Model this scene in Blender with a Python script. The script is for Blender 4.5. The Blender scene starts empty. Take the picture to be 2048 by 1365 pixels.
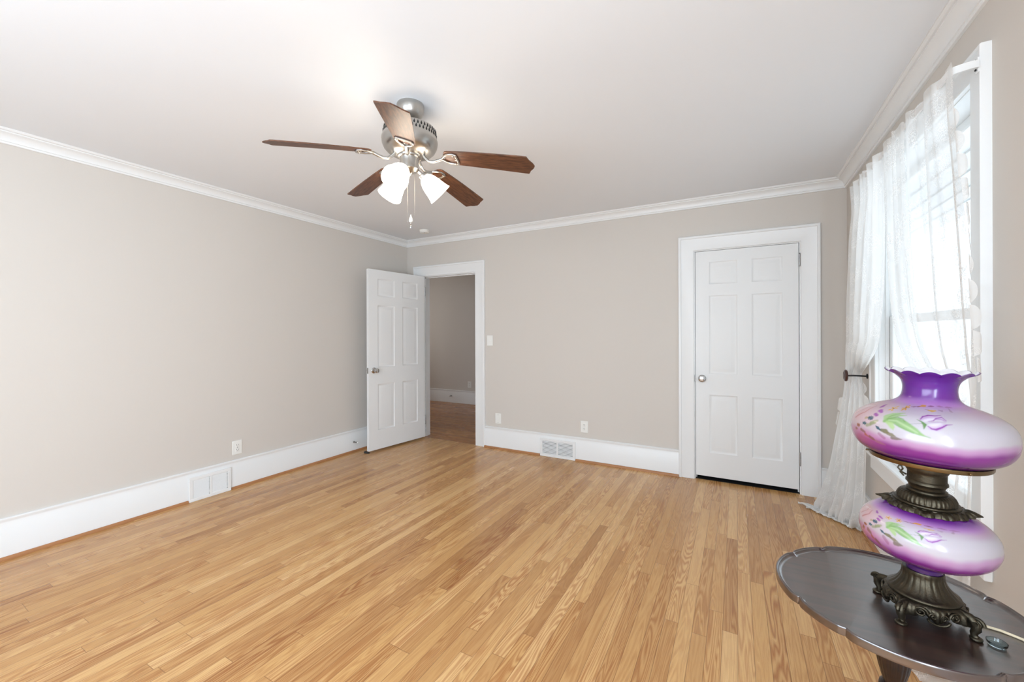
import bpy, math, random
from mathutils import Matrix, Vector
PI = math.pi
sc = bpy.context.scene
COL = sc.collection

# ------------------------------------------------------------------ camera
F_PX, YAW, ROLL, CY = 821.62, 0.5008, -0.0032, 667.76
cam_d = bpy.data.cameras.new('camera'); cam = bpy.data.objects.new('camera', cam_d); COL.objects.link(cam)
cam_d.sensor_width = 36.0; cam_d.lens = F_PX / 2048 * 36.0
cam_d.shift_y = (CY - 682.5) / 2048
cam_d.clip_start = 0.02
fw = Vector((-math.sin(YAW), math.cos(YAW), 0)); rt = Vector((math.cos(YAW), math.sin(YAW), 0)); up = Vector((0, 0, 1))
r3 = rt * math.cos(ROLL) + up * math.sin(ROLL); u3 = up * math.cos(ROLL) - rt * math.sin(ROLL)
cam.matrix_world = Matrix(((r3.x, u3.x, -fw.x, 0), (r3.y, u3.y, -fw.y, 0), (r3.z, u3.z, -fw.z, 1.267), (0, 0, 0, 1)))
sc.camera = cam

# ------------------------------------------------------------------ light and exposure
vs = sc.view_settings
vs.view_transform = 'Standard'; vs.look = 'None'; vs.gamma = 1.0; vs.use_curve_mapping = False
vs.exposure = 0.24
world = bpy.data.worlds.new('sky'); sc.world = world; world.use_nodes = True
bg = world.node_tree.nodes['Background']
bg.inputs[0].default_value = (0.80, 0.90, 1.0, 1); bg.inputs[1].default_value = 1.9
def area(name, loc, rot, sx, sy, power, color=(1, 1, 1)):
    l = bpy.data.lights.new(name, 'AREA'); l.shape = 'RECTANGLE'; l.size = sx; l.size_y = sy
    l.energy = power; l.color = color
    o = bpy.data.objects.new(name, l); COL.objects.link(o); o.location = loc; o.rotation_euler = rot
    return o
# unseen fill lights added at the rear wall and the right wall behind the camera
area('fill_rear', (-1.2, -1.5, 1.35), (math.radians(98), 0, math.radians(-6)), 2.2, 1.5, 68, (0.72, 0.86, 1.0))
area('fill_side', (.705, -.85, 1.40), (math.radians(94), 0, math.radians(82)), 1.5, 1.5, 122, (0.72, 0.86, 1.0))

pt = area('window_portal', (0.90, 2.56, 1.34), (0, PI/2, 0), 1.75, 1.3, 1); pt.data.cycles.is_portal = True
area('fill_hall', (-5.9, 5.1, 1.5), (0, -PI/2, 0), 1.2, 1.2, 8, (1.0, 0.97, 0.94))  # unseen fill added to brighten the hall

# ------------------------------------------------------------------ helpers
def srgb(r, g, b, a=1):
    f = lambda c: (c/255/12.92 if c/255 <= .04045 else ((c/255+.055)/1.055)**2.4)
    return (f(r), f(g), f(b), a)
class MB:
    def __init__(s): s.v = []; s.f = []; s.m = []; s.mi = 0; s.T = Matrix.Identity(4)
    def add(s, vs_, fs):
        n = len(s.v)
        s.v += [tuple(s.T @ Vector(p)) for p in vs_]
        s.f += [tuple(i+n for i in q) for q in fs]; s.m += [s.mi]*len(fs)
        return s
    def box(s, x0, y0, z0, x1, y1, z1, b=0.0):
        if x0 > x1: x0, x1 = x1, x0
        if y0 > y1: y0, y1 = y1, y0
        if z0 > z1: z0, z1 = z1, z0
        if b <= 0:
            v = [(x, y, z) for z in (z0, z1) for y in (y0, y1) for x in (x0, x1)]
            return s.add(v, [(0,2,3,1),(4,5,7,6),(0,1,5,4),(2,6,7,3),(0,4,6,2),(1,3,7,5)])
        b = min(b, (x1-x0)/2.01, (y1-y0)/2.01, (z1-z0)/2.01)
        v = []; f = []
        c = ((x0+x1)/2, (y0+y1)/2, (z0+z1)/2); h = ((x1-x0)/2, (y1-y0)/2, (z1-z0)/2)
        idx = {}
        for sx in (-1, 1):
            for sy in (-1, 1):
                for sz in (-1, 1):
                    for a in range(3):
                        p = [c[k] + (sx, sy, sz)[k]*(h[k] - (b if k != a else 0)) for k in range(3)]
                        idx[(sx, sy, sz, a)] = len(v); v.append(tuple(p))
        def g(sg, a): return idx[(sg[0], sg[1], sg[2], a)]
        for a in range(3):
            o = [k for k in range(3) if k != a]
            for sa in (-1, 1):
                q = []
                for (p_, q_) in ((-1,-1),(1,-1),(1,1),(-1,1)):
                    sg = [0,0,0]; sg[a] = sa; sg[o[0]] = p_; sg[o[1]] = q_; q.append(g(sg, a))
                f.append(tuple(q))
        for a in range(3):
            o = [k for k in range(3) if k != a]
            for p_ in (-1, 1):
                for q_ in (-1, 1):
                    sg = [0,0,0]; sg[o[0]] = p_; sg[o[1]] = q_
                    lo = sg[:]; lo[a] = -1; hi = sg[:]; hi[a] = 1
                    f.append((g(lo,o[0]), g(hi,o[0]), g(hi,o[1]), g(lo,o[1])))
        for sx in (-1,1):
            for sy in (-1,1):
                for sz in (-1,1): f.append(tuple(g((sx,sy,sz),a) for a in range(3)))
        return s.add(v, f)
    def lathe(s, prof, n=48, rad=None, cap0=True, cap1=True, center=(0,0,0)):
        # prof: (r, z); rad(theta, i, r) -> radius
        v = []; f = []; m = len(prof)
        for i, (r, z) in enumerate(prof):
            for k in range(n):
                t = 2*PI*k/n; rr = rad(t, i, r) if rad else r
                v.append((center[0]+rr*math.cos(t), center[1]+rr*math.sin(t), center[2]+z))
        for i in range(m-1):
            for k in range(n):
                k2 = (k+1) % n; f.append((i*n+k, i*n+k2, (i+1)*n+k2, (i+1)*n+k))
        if cap0: f.append(tuple(range(n))[::-1])
        if cap1: f.append(tuple((m-1)*n+k for k in range(n)))
        return s.add(v, f)
    def tube(s, pts, r, n=10, closed=False):
        pts = [Vector(p) for p in pts]; N = len(pts); v = []; f = []
        R = r if isinstance(r, (list, tuple)) else [r]*N
        pu = None
        for i, p in enumerate(pts):
            if closed: d = pts[(i+1) % N] - pts[i-1]
            else: d = pts[min(i+1, N-1)] - pts[max(i-1, 0)]
            d = d.normalized() if d.length > 1e-9 else Vector((0,0,1))
            if pu is None: pu = d.orthogonal().normalized()
            else:
                pu = pu - d*pu.dot(d); pu = pu.normalized() if pu.length > 1e-6 else d.orthogonal().normalized()
            w = d.cross(pu)
            for k in range(n):
                t = 2*PI*k/n; v.append(tuple(p + (pu*math.cos(t) + w*math.sin(t))*R[i]))
        for i in range(N if closed else N-1):
            i2 = (i+1) % N
            for k in range(n):
                k2 = (k+1) % n; f.append((i*n+k, i*n+k2, i2*n+k2, i2*n+k))
        if not closed:
            f.append(tuple(range(n))[::-1]); f.append(tuple((N-1)*n+k for k in range(n)))
        return s.add(v, f)
    def ball(s, c, r, nu=20, nv=12, sc3=(1,1,1)):
        prof = []
        v = []; f = []
        for i in range(nv+1):
            a = -PI/2 + PI*i/nv
            for k in range(nu):
                t = 2*PI*k/nu
                v.append((c[0]+r*sc3[0]*math.cos(a)*math.cos(t), c[1]+r*sc3[1]*math.cos(a)*math.sin(t), c[2]+r*sc3[2]*math.sin(a)))
        for i in range(nv):
            for k in range(nu):
                k2 = (k+1) % nu; f.append((i*nu+k, i*nu+k2, (i+1)*nu+k2, (i+1)*nu+k))
        return s.add(v, f)
    def run(s, prof, p0, p1, out, m0=0.0, m1=0.0):
        # straight moulding: prof = (distance from wall, z); ends mitred by m * distance
        p0 = Vector((p0[0], p0[1], 0)); p1 = Vector((p1[0], p1[1], 0)); d = (p1-p0).normalized(); o = Vector((out[0], out[1], 0))
        n = len(prof); v = []
        for (q, z) in prof: v.append(tuple(p0 + o*q + d*(q*m0) + Vector((0,0,z))))
        for (q, z) in prof: v.append(tuple(p1 + o*q - d*(q*m1) + Vector((0,0,z))))
        f = [(i, (i+1) % n, n+(i+1) % n, n+i) for i in range(n)] + [tuple(range(n))[::-1], tuple(range(n, 2*n))]
        return s.add(v, f)
    def frame(s, path, prof, closed=False, to3=None):
        # path: 2D points (a,b) of the inner edge; prof: (offset outwards, thickness); to3(a,b,t)->xyz
        N = len(path); n = len(prof); v = []; f = []
        P = [Vector(p) for p in path]
        def nrm(i, j):
            d = (P[j]-P[i]).normalized(); return Vector((-d.y, d.x))
        for i in range(N):
            if closed: n1, n2 = nrm(i-1, i), nrm(i, (i+1) % N)
            else:
                n1 = nrm(i-1, i) if i > 0 else None; n2 = nrm(i, i+1) if i < N-1 else None
                n1 = n1 or n2; n2 = n2 or n1
            b = (n1+n2); b = b / b.dot(n1) if b.length > 1e-6 else n1
            for (o, t) in prof:
                q = P[i] + b*o; v.append(to3(q.x, q.y, t))
        for i in range(N if closed else N-1):
            i2 = (i+1) % N
            for k in range(n):
                k2 = (k+1) % n; f.append((i*n+k, i*n+k2, i2*n+k2, i2*n+k))
        if not closed: f.append(tuple(range(n))[::-1]); f.append(tuple((N-1)*n+k for k in range(n)))
        return s.add(v, f)
    def build(s, name, mat, parent=None, smooth=True, angle=35, loc=None):
        me = bpy.data.meshes.new(name); me.from_pydata(s.v, [], s.f)
        for m in (mat if isinstance(mat, (list, tuple)) else [mat]): me.materials.append(m)
        me.polygons.foreach_set('material_index', s.m)
        import bmesh
        bm = bmesh.new(); bm.from_mesh(me); bmesh.ops.recalc_face_normals(bm, faces=bm.faces); bm.to_mesh(me); bm.free()
        if smooth:
            me.polygons.foreach_set('use_smooth', [True]*len(me.polygons)); me.set_sharp_from_angle(angle=math.radians(angle))
        me.update()
        o = bpy.data.objects.new(name, me); COL.objects.link(o)
        if parent: o.parent = parent
        if loc: o.location = loc
        return o
def tag(o, label=None, cat=None, group=None, kind=None):
    if label: o['label'] = label
    if cat: o['category'] = cat
    if group: o['group'] = group
    if kind: o['kind'] = kind
    return o
def thing(name, label, cat, loc=(0,0,0), rotz=0, group=None, kind=None):
    o = bpy.data.objects.new(name, None); COL.objects.link(o); o.empty_display_size = .05
    o.location = loc; o.rotation_euler = (0, 0, rotz)
    return tag(o, label, cat, group, kind)
def dup(o, parent=None):
    c = o.copy(); COL.objects.link(c)
    if parent: c.parent = parent
    for ch in [x for x in bpy.data.objects if x.parent == o]: dup(ch, c)
    return c

# ------------------------------------------------------------------ materials
def mat(name, color, rough=.5, metal=0.0, bump=0.0, bscale=200, coat=0, spec=.5, vary=0.0, vscale=6):
    m = bpy.data.materials.new(name); m.use_nodes = True; nt = m.node_tree; b = nt.nodes['Principled BSDF']
    b.inputs['Base Color'].default_value = color; b.inputs['Roughness'].default_value = rough
    b.inputs['Metallic'].default_value = metal; b.inputs['Coat Weight'].default_value = coat
    b.inputs['Specular IOR Level'].default_value = spec
    tc = nt.nodes.new('ShaderNodeTexCoord')
    if vary:
        n = nt.nodes.new('ShaderNodeTexNoise'); n.inputs['Scale'].default_value = vscale; n.inputs['Detail'].default_value = 5
        nt.links.new(tc.outputs['Object'], n.inputs['Vector'])
        mx = nt.nodes.new('ShaderNodeMix'); mx.data_type = 'RGBA'
        mx.inputs[6].default_value = tuple(c*(1-vary) for c in color[:3]) + (1,); mx.inputs[7].default_value = tuple(min(1, c*(1+vary)) for c in color[:3]) + (1,)
        nt.links.new(n.outputs['Fac'], mx.inputs[0]); nt.links.new(mx.outputs[2], b.inputs['Base Color'])
    if bump:
        n = nt.nodes.new('ShaderNodeTexNoise'); n.inputs['Scale'].default_value = bscale; n.inputs['Detail'].default_value = 3
        nt.links.new(tc.outputs['Object'], n.inputs['Vector'])
        bp = nt.nodes.new('ShaderNodeBump'); bp.inputs['Strength'].default_value = bump; bp.inputs['Distance'].default_value = .002
        nt.links.new(n.outputs['Fac'], bp.inputs['Height']); nt.links.new(bp.outputs['Normal'], b.inputs['Normal'])
    return m
M = {}
M['wall'] = mat('greige_wall_paint', srgb(214, 207, 199), .7, bump=.08, bscale=120, spec=.2)
M['hallwall'] = M['wall']
M['ceiling'] = mat('white_ceiling_paint', srgb(240, 243, 247), .8, spec=.1)
M['trim'] = mat('white_gloss_trim', srgb(238, 238, 237), .35, bump=.03, bscale=40)
M['door'] = mat('white_door_paint', srgb(236, 236, 235), .42, bump=.03, bscale=60)
M['plastic'] = mat('white_plastic', srgb(240, 239, 234), .35)
M['dark'] = mat('dark_slot', (.015, .015, .015, 1), .8)
M['grey_slot'] = mat('grey_vent_slot', srgb(110, 112, 116), .7)
M['nickel'] = mat('brushed_nickel', (.47, .455, .43, 1), .30, 1.0, bump=.02, bscale=300)
M['chrome'] = mat('satin_chrome', (.55, .55, .55, 1), .2, 1.0)
M['hinge'] = mat('hinge_steel', (.42, .42, .42, 1), .4, 1.0)
M['rubber'] = mat('dark_rubber', (.03, .03, .03, 1), .7)
M['iron'] = mat('dark_bronze_iron', (.02, .018, .018, 1), .35, .6)
M['rosewood'] = mat('dark_rosewood', srgb(62, 34, 28), .3)
M['cream'] = mat('cream_cord', srgb(226, 208, 176), .5)
M['brass'] = mat('antique_brass', (.060, .050, .034, 1), .36, .9, vary=.45, vscale=60, bump=.25, bscale=260)
M['brass2'] = mat('bright_brass', (.20, .14, .07, 1), .3, 1.0, vary=.3, vscale=40)
M['shoe'] = mat('oak_shoe_moulding', srgb(172, 118, 74), .4, vary=.15, vscale=10)

def wood_floor(name, along_y=True, tone=(1, 1, 1)):
    m = bpy.data.materials.new(name); m.use_nodes = True; nt = m.node_tree; L = nt.links; N = nt.nodes.new
    b = nt.nodes['Principled BSDF']
    def math_(op, a, c=None, d=None):
        n = N('ShaderNodeMath'); n.operation = op
        for i, x in enumerate((a, c, d)):
            if x is None: continue
            if isinstance(x, (int, float)): n.inputs[i].default_value = x
            else: L.new(x, n.inputs[i])
        return n.outputs[0]
    tc = N('ShaderNodeTexCoord'); sp = N('ShaderNodeSeparateXYZ'); L.new(tc.outputs['Object'], sp.inputs[0])
    u, v = (sp.outputs[0], sp.outputs[1]) if along_y else (sp.outputs[1], sp.outputs[0])
    W, LEN = .057, 1.05
    row = math_('FLOOR', math_('DIVIDE', u, W))
    wn = N('ShaderNodeTexWhiteNoise'); wn.noise_dimensions = '1D'; L.new(row, wn.inputs['W'])
    # board length varies from row to row
    ln = math_('MULTIPLY_ADD', wn.outputs['Value'], .9, .75)
    vo = math_('DIVIDE', math_('MULTIPLY_ADD', wn.outputs['Value'], 37.3, v), ln)
    pid = math_('FLOOR', vo)
    cb = N('ShaderNodeCombineXYZ'); L.new(row, cb.inputs[0]); L.new(pid, cb.inputs[1])
    w2 = N('ShaderNodeTexWhiteNoise'); w2.noise_dimensions = '2D'; L.new(cb.outputs[0], w2.inputs['Vector'])
    rnd = w2.outputs['Value']; w2c = N('ShaderNodeSeparateColor'); L.new(w2.outputs['Color'], w2c.inputs[0])
    rnd2 = w2c.outputs[1]
    ramp = N('ShaderNodeValToRGB'); cr = ramp.color_ramp
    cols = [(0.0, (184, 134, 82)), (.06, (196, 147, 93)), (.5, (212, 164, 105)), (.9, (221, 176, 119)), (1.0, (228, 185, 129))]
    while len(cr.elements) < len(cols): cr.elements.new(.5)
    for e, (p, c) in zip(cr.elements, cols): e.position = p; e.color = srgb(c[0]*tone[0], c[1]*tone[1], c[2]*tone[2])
    L.new(rnd, ramp.inputs[0])
    # grain: cathedral rings + fine pores
    gv = N('ShaderNodeCombineXYZ')
    L.new(math_('MULTIPLY_ADD', rnd2, 31.0, math_('MULTIPLY', u, 1.0)), gv.inputs[0])
    L.new(math_('MULTIPLY_ADD', rnd, 17.0, math_('MULTIPLY', v, .07)), gv.inputs[1])
    n1 = N('ShaderNodeTexNoise'); n1.inputs['Scale'].default_value = 16; n1.inputs['Detail'].default_value = 2; n1.inputs['Distortion'].default_value = .6
    L.new(gv.outputs[0], n1.inputs['Vector'])
    rings = math_('ABSOLUTE', math_('SINE', math_('MULTIPLY', n1.outputs['Fac'], 46.0)))
    rings = math_('POWER', rings, 2.2)
    fv = N('ShaderNodeCombineXYZ'); L.new(u, fv.inputs[0]); L.new(math_('MULTIPLY', v, .03), fv.inputs[1]); L.new(rnd, fv.inputs[2])
    n2 = N('ShaderNodeTexNoise'); n2.inputs['Scale'].default_value = 420; n2.inputs['Detail'].default_value = 3
    L.new(fv.outputs[0], n2.inputs['Vector'])
    pores = math_('MULTIPLY', math_('LESS_THAN', n2.outputs['Fac'], .43), .6)
    amt = math_('MULTIPLY_ADD', rnd2, .55, .12)
    g = math_('ADD', math_('MULTIPLY', rings, amt), math_('MULTIPLY', pores, .22))
    # knots
    vk = N('ShaderNodeTexVoronoi'); vk.inputs['Scale'].default_value = 1.0; L.new(fv.outputs[0], vk.inputs['Vector'])
    mx = N('ShaderNodeMix'); mx.data_type = 'RGBA'; mx.blend_type = 'MULTIPLY'
    L.new(g, mx.inputs[0]); L.new(ramp.outputs[0], mx.inputs[6]); mx.inputs[7].default_value = srgb(182, 128, 78)
    # seams
    fu = math_('FRACT', math_('DIVIDE', u, W)); fvv = math_('FRACT', vo)
    eu = math_('MINIMUM', fu, math_('SUBTRACT', 1.0, fu)); ev = math_('MULTIPLY', math_('MINIMUM', fvv, math_('SUBTRACT', 1.0, fvv)), math_('DIVIDE', ln, W))
    ed = math_('MINIMUM', eu, ev)
    seam = math_('SUBTRACT', 1.0, math_('SMOOTH_MIN', math_('DIVIDE', ed, .030), 1.0, .1))
    mx2 = N('ShaderNodeMix'); mx2.data_type = 'RGBA'
    L.new(math_('MULTIPLY', seam, .85), mx2.inputs[0]); L.new(mx.outputs[2], mx2.inputs[6]); mx2.inputs[7].default_value = srgb(120, 78, 46)
    L.new(mx2.outputs[2], b.inputs['Base Color'])
    b.inputs['Roughness'].default_value = .27
    L.new(math_('MULTIPLY_ADD', n1.outputs['Fac'], .12, .2), b.inputs['Roughness'])
    bp = N('ShaderNodeBump'); bp.inputs['Strength'].default_value = .12; bp.inputs['Distance'].default_value = .002
    L.new(math_('SUBTRACT', 1.0, seam), bp.inputs['Height']); L.new(bp.outputs['Normal'], b.inputs['Normal'])
    return m
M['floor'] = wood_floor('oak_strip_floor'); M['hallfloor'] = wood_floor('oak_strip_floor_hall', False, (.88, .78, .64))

def grain_wood(name, c0, c1, rough, axis=0, scale=30, coat=0):
    m = bpy.data.materials.new(name); m.use_nodes = True; nt = m.node_tree; L = nt.links; b = nt.nodes['Principled BSDF']
    tc = nt.nodes.new('ShaderNodeTexCoord'); mp = nt.nodes.new('ShaderNodeMapping'); s = [1, 1, 1]; s[axis] = .06; mp.inputs['Scale'].default_value = s
    L.new(tc.outputs['Object'], mp.inputs[0])
    n = nt.nodes.new('ShaderNodeTexNoise'); n.inputs['Scale'].default_value = scale*4; n.inputs['Detail'].default_value = 6; n.inputs['Distortion'].default_value = .4
    L.new(mp.outputs[0], n.inputs['Vector'])
    r = nt.nodes.new('ShaderNodeValToRGB'); r.color_ramp.elements[0].position = .35; r.color_ramp.elements[1].position = .68
    r.color_ramp.elements[0].color = c0; r.color_ramp.elements[1].color = c1
    L.new(n.outputs['Fac'], r.inputs[0]); L.new(r.outputs[0], b.inputs['Base Color'])
    b.inputs['Roughness'].default_value = rough; b.inputs['Coat Weight'].default_value = coat; b.inputs['Coat Roughness'].default_value = .22; b.inputs['Coat IOR'].default_value = 2.2
    return m
M['blade'] = grain_wood('walnut_blade', srgb(70, 42, 28), srgb(112, 72, 48), .45)
M['mahog'] = grain_wood('dark_mahogany', srgb(26, 16, 14), srgb(44, 27, 22), .3, 0, 20)
M['mahog_top'] = grain_wood('dark_mahogany_polished', srgb(36, 20, 17), srgb(60, 36, 29), .34, 0, 14, coat=.9)

def emission(name, color, strength):
    m = bpy.data.materials.new(name); m.use_nodes = True; nt = m.node_tree; nt.nodes.remove(nt.nodes['Principled BSDF'])
    e = nt.nodes.new('ShaderNodeEmission'); e.inputs[0].default_value = color; e.inputs[1].default_value = strength
    nt.links.new(e.outputs[0], nt.nodes['Material Output'].inputs[0]); return m
M['lit'] = emission('lit_frosted_glass', (1.0, .86, .70, 1), 11.0)
M['bulb'] = emission('lit_bulb', (1.0, .82, .58, 1), 20.0)

def glass(name):
    m = bpy.data.materials.new(name); m.use_nodes = True; nt = m.node_tree; nt.nodes.remove(nt.nodes['Principled BSDF'])
    t = nt.nodes.new('ShaderNodeBsdfTransparent'); t.inputs[0].default_value = (.96, .98, .98, 1)
    g = nt.nodes.new('ShaderNodeBsdfGlossy'); g.inputs['Roughness'].default_value = .02
    lw = nt.nodes.new('ShaderNodeLayerWeight'); lw.inputs[0].default_value = .5
    pw = nt.nodes.new('ShaderNodeMath'); pw.operation = 'POWER'; pw.inputs[1].default_value = 5.0; nt.links.new(lw.outputs['Facing'], pw.inputs[0])
    fr = nt.nodes.new('ShaderNodeMath'); fr.operation = 'MULTIPLY_ADD'; fr.inputs[1].default_value = .5; fr.inputs[2].default_value = .03; nt.links.new(pw.outputs[0], fr.inputs[0])
    x = nt.nodes.new('ShaderNodeMixShader'); nt.links.new(fr.outputs[0], x.inputs[0]); nt.links.new(t.outputs[0], x.inputs[1]); nt.links.new(g.outputs[0], x.inputs[2])
    nt.links.new(x.outputs[0], nt.nodes['Material Output'].inputs[0]); return m
M['glass'] = glass('window_glass')

def lace(name, base=.60, fig=.35):
    m = bpy.data.materials.new(name); m.use_nodes = True; nt = m.node_tree; L = nt.links; N = nt.nodes.new
    nt.nodes.remove(nt.nodes['Principled BSDF'])
    uv = N('ShaderNodeUVMap'); uv.uv_map = 'UVMap'
    vor = N('ShaderNodeTexVoronoi'); vor.voronoi_dimensions = '2D'; vor.inputs['Scale'].default_value = 9.0; L.new(uv.outputs[0], vor.inputs['Vector'])
    cl = N('ShaderNodeMapRange'); cl.inputs[1].default_value = .48; cl.inputs[2].default_value = .24; L.new(vor.outputs['Distance'], cl.inputs[0])
    v2 = N('ShaderNodeTexVoronoi'); v2.voronoi_dimensions = '2D'; v2.feature = 'DISTANCE_TO_EDGE'; v2.inputs['Scale'].default_value = 80.0
    nz = N('ShaderNodeTexNoise'); nz.inputs['Scale'].default_value = 30; L.new(uv.outputs[0], nz.inputs['Vector'])
    ad = N('ShaderNodeMix'); ad.data_type = 'RGBA'; ad.blend_type = 'ADD'; ad.inputs[0].default_value = .06
    L.new(uv.outputs[0], ad.inputs[6]); L.new(nz.outputs['Color'], ad.inputs[7]); L.new(ad.outputs[2], v2.inputs['Vector'])
    lt = N('ShaderNodeMapRange'); lt.inputs[1].default_value = .16; lt.inputs[2].default_value = .05; L.new(v2.outputs['Distance'], lt.inputs[0])
    mul = N('ShaderNodeMath'); mul.operation = 'MULTIPLY'; L.new(cl.outputs[0], mul.inputs[0]); L.new(lt.outputs[0], mul.inputs[1])
    op = N('ShaderNodeMath'); op.operation = 'MULTIPLY_ADD'; op.inputs[1].default_value = fig; op.inputs[2].default_value = base; op.use_clamp = True
    L.new(mul.outputs[0], op.inputs[0])
    d = N('ShaderNodeBsdfDiffuse'); d.inputs[0].default_value = srgb(252, 252, 250)
    t = N('ShaderNodeBsdfTranslucent'); t.inputs[0].default_value = srgb(252, 252, 252)
    x = N('ShaderNodeMixShader'); x.inputs[0].default_value = .38; L.new(d.outputs[0], x.inputs[1]); L.new(t.outputs[0], x.inputs[2])
    tr = N('ShaderNodeBsdfTransparent')
    y = N('ShaderNodeMixShader'); L.new(op.outputs[0], y.inputs[0]); L.new(tr.outputs[0], y.inputs[1]); L.new(x.outputs[0], y.inputs[2])
    L.new(y.outputs[0], nt.nodes['Material Output'].inputs[0]); return m
M['lace'] = lace('white_lace', .55, .36)
M['lace_full'] = lace('white_lace_gathered', .82, .16)
M['lace_edge'] = lace('white_lace_edging', .84, .14)

# ------------------------------------------------------------------ room shell
XL, XR, YB, YR, ZC = -3.639, .7253, 3.906, -1.6, 2.425
WT = .13
def struct(o, label, cat): return tag(o, label, cat, kind='structure')
D1 = (-3.392, -2.612, 1.966)      # open doorway: x0, x1, top
D2 = (-.322, .434, 1.978)         # closet doorway
struct(MB().box(XL-WT, YR-WT, -.12, XR+WT, YB+.01, 0).build('floor', M['floor']), 'honey oak strip floor of the empty room', 'floor')
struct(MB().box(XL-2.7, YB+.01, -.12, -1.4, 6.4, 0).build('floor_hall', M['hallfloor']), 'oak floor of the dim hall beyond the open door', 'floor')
struct(MB().box(XL-WT, YR-WT, ZC, XR+WT, YB+WT, ZC+.12).build('ceiling', M['ceiling']), 'flat white ceiling with the fan on it', 'ceiling')
struct(MB().box(XL-2.7, YB+WT, ZC, -1.4, 6.4, ZC+.12).build('ceiling_hall', M['ceiling']), 'white ceiling of the hall', 'ceiling')
struct(MB().box(XL-WT, YR-WT, 0, XL, YB, ZC).build('wall_left', M['wall']), 'long bare greige wall on the left', 'wall')
b = MB()
for x0, x1, z0 in ((XL-WT, D1[0], 0), (D1[0], D1[1], D1[2]), (D1[1], D2[0], 0), (D2[0], D2[1], D2[2]), (D2[1], XR+WT, 0)):
    b.box(x0, YB, z0, x1, YB+WT, ZC)
struct(b.build('wall_back', M['wall'], smooth=False), 'greige wall holding the open doorway and the closet door', 'wall')
WY0, WY1, WZ0, WZ1 = 1.995, 3.12, .57, 2.125
b = MB()
b.box(XR, YR-WT, 0, XR+WT, WY0, ZC); b.box(XR, WY1, 0, XR+WT, YB, ZC)
b.box(XR, WY0, 0, XR+WT, WY1, WZ0); b.box(XR, WY0, WZ1, XR+WT, WY1, ZC)
struct(b.build('wall_right', M['wall'], smooth=False), 'greige wall with the lace curtained window', 'wall')
struct(MB().box(XL-WT, YR-WT, 0, XR+WT, YR, ZC).build('wall_rear', M['wall']), 'greige wall behind the camera', 'wall')
b = MB(); b.box(XL-2.7, 6.13, 0, -1.4, 6.4, ZC); b.box(XL-2.7, YB+WT, 0, XL-2.57, 6.13, ZC); b.box(-1.53, YB+WT, 0, -1.4, 6.13, ZC); b.box(XL-2.7, YB, 0, XL-WT, YB+WT, ZC)
struct(b.build('wall_hall', M['hallwall'], smooth=False), 'dim greige hall wall seen through the open doorway', 'wall')
b = MB(); b.box(-.6, YB+.75, 0, XR+WT, YB+.8, ZC); b.box(-.65, YB+WT, 0, -.6, YB+.8, ZC); b.box(XR+WT, YB, 0, XR+WT+.05, YB+.8, ZC); b.box(-.65, YB+WT, ZC, XR+WT, YB+.8, ZC+.05); b.box(-.65, YB+.01, -.12, XR+WT, YB+.8, 0)
struct(b.build('wall_closet', M['dark'], smooth=False), 'dark closet interior behind the shut door', 'wall')

# baseboards (interrupted by the doorways), oak shoe, crown
BH = .233
bp_ = [(0, 0), (.019, 0), (.019, .186), (.016, .192), (.016, .198), (.013, .206), (.0135, .214), (.017, .220), (.017, .229), (.012, BH), (0, BH)]
sh_ = [(.019, 0), (.034, 0), (.034, .006), (.031, .013), (.026, .018), (.019, .019)]
CW = .131
c1 = (D1[0]-CW, D1[1]+CW); c2 = (D2[0]-CW, D2[1]+CW)
struct(MB().run(bp_, (XL, YR), (XL, YB), (1, 0), 0, 1).build('baseboard_left', M['trim']), 'tall white baseboard along the left wall', 'baseboard')
b = MB(); b.run(bp_, (XL, YB), (c1[0], YB), (0, -1), 1, 0); b.run(bp_, (c1[1], YB), (c2[0], YB), (0, -1)); b.run(bp_, (c2[1], YB), (XR, YB), (0, -1), 0, 1)
struct(b.build('baseboard_back', M['trim']), 'tall white baseboard between the two doors', 'baseboard')
struct(MB().run(bp_, (XR, YB), (XR, YR), (-1, 0), 1, 0).build('baseboard_right', M['trim']), 'tall white baseboard under the window', 'baseboard')
struct(MB().run(bp_, (XL-2.57, 6.13), (-1.53, 6.13), (0, -1)).build('baseboard_hall', M['trim']), 'tall white baseboard in the dim hall', 'baseboard')
VL = (1.54, 1.833); VB = (-1.795, -1.412)
b = MB(); b.run(sh_, (XL, YR), (XL, VL[0]-.004), (1, 0)); b.run(sh_, (XL, VL[1]+.004), (XL, YB), (1, 0), 0, 1)
struct(b.build('trim_1', M['shoe']), 'thin oak shoe strip along the left wall', 'trim')
b = MB(); b.run(sh_, (c1[1], YB), (VB[0]-.004, YB), (0, -1)); b.run(sh_, (VB[1]+.004, YB), (c2[0], YB), (0, -1)); b.run(sh_, (XL, YB), (c1[0], YB), (0, -1), 1, 0); b.run(sh_, (c2[1], YB), (XR, YB), (0, -1), 0, 1)
struct(b.build('trim_2', M['shoe']), 'thin oak shoe strip along the back wall', 'trim')
struct(MB().run(sh_, (XR, YB), (XR, YR), (-1, 0), 1, 0).build('trim_3', M['shoe']), 'thin oak shoe strip along the window wall', 'trim')
cr_ = [(0, -.073), (.011, -.073), (.013, -.070), (.013, -.061), (.019, -.060), (.0195, -.052), (.022, -.043), (.029, -.032), (.040, -.024), (.055, -.0185), (.0555, -.0125), (.064, -.0125), (.070, -.009), (.073, -.003), (.076, -.003), (.076, 0), (0, 0)]
cr_ = [(q, ZC+z) for q, z in cr_]
struct(MB().run(cr_, (XL, YR), (XL, YB), (1, 0), 0, 1).build('trim_4', M['trim'], angle=25), 'white crown moulding over the left wall', 'trim')
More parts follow.
